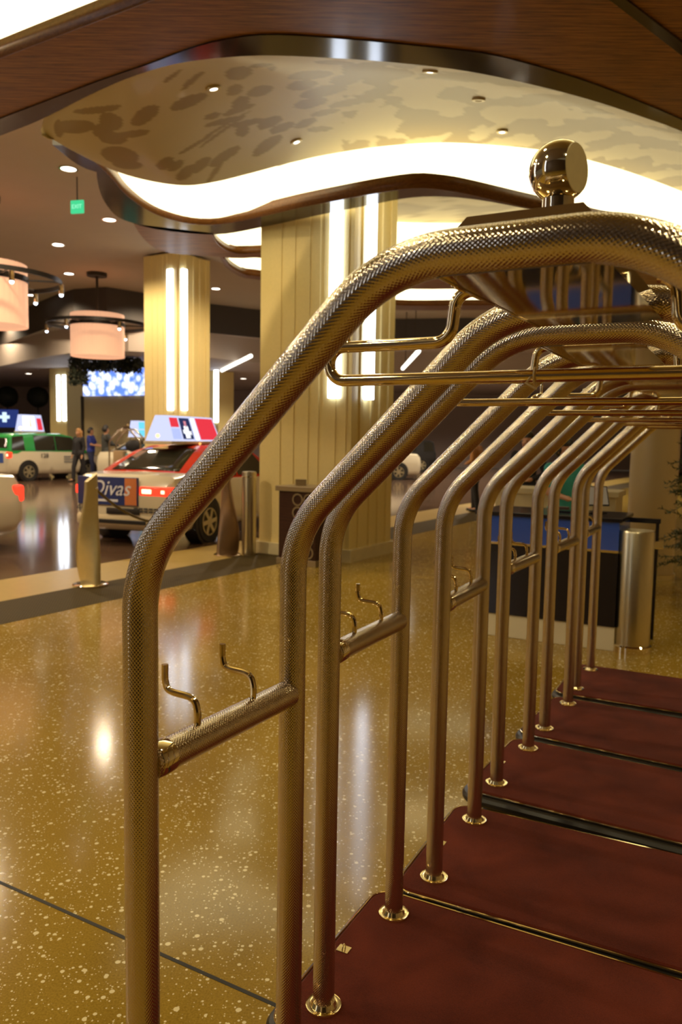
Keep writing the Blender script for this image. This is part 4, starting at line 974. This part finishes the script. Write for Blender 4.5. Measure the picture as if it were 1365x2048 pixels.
# ------------------------------------------------------------------ chandeliers, downlights, signs
SHADE = pbr('pleated_shade', (.62, .38, .24), .7, emit=(1.0, .52, .30), estr=.62)
def chandelier(P, label, r=.74, h=1.2):
    t = thing('drum_chandelier', label, 'chandelier', P, 0, 'drum chandeliers over the drive')
    n = 120; vs = []; zs = [0, .02, h-.02, h]
    for z in zs:
        for i in range(n):
            a = 2*PI*i/n; rr = r*(1+.012*math.cos(a*40)); vs.append((rr*math.cos(a), rr*math.sin(a), z))
    fs = [[j*n+i, j*n+(i+1) % n, (j+1)*n+(i+1) % n, (j+1)*n+i] for j in range(3) for i in range(n)]
    o = link('drum_shade', vs, fs, SHADE, t, True, None, 60); s_ = o.modifiers.new('t', 'SOLIDIFY'); s_.thickness = .01
    MB().lathe([(0, .03), (r*.98, .03), (r*.98, .04), (0, .04)], n=48).build('diffuser', SHADE, t)
    MB().lathe([(r*1.02, h-.34), (r*1.04, h-.34), (r*1.04, h-.22), (r*1.02, h-.22), (r*1.02, h-.34)], n=60).build('band', BLACKP, t, True)
    MB().lathe([(r*1.86, h-.33), (r*1.9, h-.33), (r*1.9, h-.24), (r*1.86, h-.24), (r*1.86, h-.33)], n=72).build('halo_ring', BLACKP, t, True)
    for k in range(6):
        a = 2*PI*k/6+.2; u = Vector((math.cos(a), math.sin(a), 0))
        MB().tube([u*r*1.03+Vector((0, 0, h-.28)), u*r*1.88+Vector((0, 0, h-.28))], .02, 6).build('arm', BLACKP, t)
        l = MB().lathe([(.05, -.1), (.05, .08)], u*r*1.88+Vector((0, 0, h-.42)), 12).build('spot_can', M['chrome'], t, True)
        MB().ball(u*r*1.88+Vector((0, 0, h-.53)), .04, 10, 6).build('bulb', M['led'], l)
    for k in range(3):
        a = 2*PI*k/3; MB().ball((.42*math.cos(a), .42*math.sin(a), h*.62), .07, 10, 6).build('bulb', M['spot'], t)
    MB().tube([(0, 0, h), (0, 0, 6.2-P.z-.1)], .04, 8).build('stem', M['dark_metal'], t, True)
    MB().lathe([(.28, 6.2-P.z-.1), (.28, 6.2-P.z)], n=24).build('ceiling_rose', M['dark_metal'], t, True)
    return t
p = atY(196, 714, 23.0); chandelier(p, 'pleated drum chandelier hanging left of the second ribbed column')
p = atY(-24, 652, 15.8); chandelier(p, 'pleated drum chandelier cut off by the left edge of the photo')
DL = [(116, 489, 6.2), (138, 547, 6.2), (137, 337, 6.2), (219, 439, 6.2), (432, 577, 6.2), (422, 680, 5.2), (23, 702, 5.2), (63, 590, 6.2), (57, 747, 4.35), (450, 773, 4.35), (487, 757, 4.35), (200, 520, 6.2)]
for i, (x, y, z) in enumerate(DL[:11]):
    p = onz(x, y, z); r = .13
    names = ['below the green exit sign', 'above the hanging drum chandelier', 'above the green exit sign', 'bright, right of the green exit sign', 'between the two ribbed columns', 'low, just right of the second column', 'low at the left edge under the dark fascia', 'beside the chandelier at the left edge', 'furthest left, over the van', 'low, right of the single distant light tube', 'under the slanting light bar']
    t = thing('recessed_downlight', 'small recessed downlight in the ceiling, '+names[i], 'downlight', p, 0, 'downlights in the drive ceiling')
    MB().lathe([(r, -.012), (r*1.25, -.012), (r*1.25, 0), (r, 0), (r, -.012)], n=24).build('trim_ring', M['chrome'], t, True)
    MB().lathe([(0, -.006), (r, -.006), (r, 0), (0, 0)], n=24).build('lens', M['spot'], t)
VDL = [(427, 175, 'leftmost pot light in the damask vault'), (593, 282, 'pot light low in the damask vault, near the glowing cove'), (861, 141, 'pot light in the damask vault near the glossy trim'), (958, 198, 'unlit pot light in the middle of the damask vault'), (1005, 262, 'pot light in the damask vault left of the ball finial')]
vdg = bpy.context.evaluated_depsgraph_get()
for x, y, lb in VDL:
    hit, loc, nrm, idx = vt.ray_cast(Vector((0, 0, H)), ray(x, y).normalized())
    if not hit: continue
    if nrm.z > 0: nrm = -nrm
    t = thing('vault_downlight', lb, 'downlight', loc+nrm*.012, 0, 'pot lights in the damask vault'); t.rotation_mode = 'QUATERNION'; t.rotation_quaternion = nrm.to_track_quat('-Z', 'Y')
    MB().lathe([(.035, -.006), (.062, -.006), (.066, .0), (.066, .012), (.035, .012), (.035, -.006)], n=24).build('trim_ring', pbr('pot_ring', (.5, .4, .2), .4, .5), t, True)
    MB().lathe([(0, -.002), (.034, -.002), (.034, .006), (0, .006)], n=20).build('lens', M['spot'] if 'unlit' not in lb else M['dull'], t)
# exit sign
p = atY(155, 427, 14.6); t = thing('exit_sign', 'small green lit exit sign hanging from the grey ceiling', 'sign', p, -.25)
MB().box((-.13, -.02, 0), (.13, .02, .23), .01).build('panel', emission('exit_green', (.06, .62, .26), 1.0), t)
text('lettering', 'EXIT', .10, emission('exit_letters', (.35, .95, .6), 1.0), t, (0, -.022, .115), (PI/2, 0, 0))
MB().tube([(0, 0, .23), (0, 0, 6.2-p.z)], .012, 6).build('stem', M['dark_metal'], t)
# light bars under the lower ceiling
for (xa, ya, xb, yb), lb in (((444, 741, 502, 712), 'slanting white light bar right of the second column'), ((806, 737, 838, 702), 'slanting white light bar just right of the wide column')):
    a = onz(xa, ya, 4.29); b = onz(xb, yb, 4.29)
    o = MB().tube([a, b], .07, 8).build('light_bar', emission('bar_glow', (1, .97, .85), 2.5)); tag(o, lb, 'light')
    if xa > 800:
        for f in (.2, .8):
            q = a.lerp(b, f); MB().tube([q, (q.x, q.y, 6.2)], .015, 6).build('hanger_rod', M['dark_metal'], o)
# bead screen and wall below it
a = atY(166, 792, 31); b = atY(300, 795, 29.5)
t = thing('bead_screen', 'blue and white glowing patterned screen under the hanging chandelier', 'light screen', (a.x, a.y, a.z), math.atan2(b.y-a.y, b.x-a.x))
MB().box((0, 0, 0), ((b-a).length, .12, 1.02), .01).build('screen', bead_mat(), t)
MB().box((0, .02, 1.02), ((b-a).length, .10, 4.35-a.z)).build('hanging_frame', M['fascia'], t)
w0 = Vector((a.x, a.y+.1, 0)); t2 = thing('partition_wall', 'plain beige partition under the glowing blue screen', 'partition', w0, math.atan2(b.y-a.y, b.x-a.x))
MB().box((0, 0, 0), ((b-a).length, .3, a.z)).build('panel', pbr('beige_panel', (.40, .31, .16), .5), t2); MB().box((-.12, -.05, 0), (0, .35, a.z)).build('end_post', M['dark_metal'], t2)
# dark foliage by the screen
def bush(P, r, h, label, seed, mat, n=380):
    t = thing('hanging_plant', label, 'plant', P); m = MB(); rnd = random.Random(seed)
    for k in range(n):
        a = rnd.random()*2*PI; rr = r*math.sqrt(rnd.random()); z = -h*rnd.random()
        c = Vector((rr*math.cos(a), rr*math.sin(a)*.5, z)); d = Vector((rnd.uniform(-1, 1), rnd.uniform(-1, 1), rnd.uniform(-1.2, .2))).normalized()*.12; w = d.orthogonal().normalized()*.035
        m.add([c-d, c+w, c+d, c-w], [[0, 1, 2, 3]])
    m.build('leaves', mat, t)
    MB().tube([(0, 0, -h), (0, 0, 4.35-P.z)], .015, 5).build('stem', M['dark_metal'], t)
LEAF = pbr('dark_leaf', (.020, .026, .012), .6)
bush(atY(158, 712, 28), .35, 1.0, 'dark trailing plant left of the glowing blue screen', 1, LEAF)
bush(atY(205, 716, 28.5), .7, .45, 'dark trailing plant above the glowing blue screen', 2, LEAF)
bush(atY(258, 716, 28), .45, .5, 'dark trailing plant nearest the second column, above the screen', 4, LEAF)
# round clipped trees at the far left
for px, lb in ((17, 'round clipped tree silhouette at the far left edge'), (78, 'round clipped tree silhouette left of the far column')):
    p = atY(px, 900, 42); p.z = -.02; t = thing('topiary_tree', lb, 'tree', p, 0, 'clipped trees at the back wall')
    c = MB(); bm = bmesh.new(); bmesh.ops.create_icosphere(bm, subdivisions=3, radius=.55)
    for v in bm.verts: v.co *= 1+.06*noise.noise(v.co*6)
    bm.verts.index_update(); c.add([v.co+Vector((0, 0, 3.55)) for v in bm.verts], [[v.index for v in f.verts] for f in bm.faces]); bm.free()
    c.build('crown', LEAF, t, True); MB().tube([(0, 0, 0), (0, 0, 3.2)], .05, 8).build('trunk', BLACKP, t)
# blue panel sign with emblem at the left edge, behind the van
p = atY(10, 858, 38); t = thing('lit_panel_sign', 'dark blue sign with a pale emblem above the van roof', 'sign', (p.x-.9, p.y, -.02), 0)
MB().box((-.2, 0, 0), (1.5, .15, 1.9)).build('sign_base', BLACKP, t)
MB().box((-.2, -.01, 1.9), (1.5, .16, 2.75), .01).build('panel', emission('navy_glow', (.02, .035, .16), 1.0), t)
MB().box((.80, -.03, 2.15), (1.0, -.012, 2.62)).box((.66, -.03, 2.32), (1.14, -.0125, 2.47)).build('emblem', emission('emblem_glow', (.6, .8, 1.0), 1.2), t)
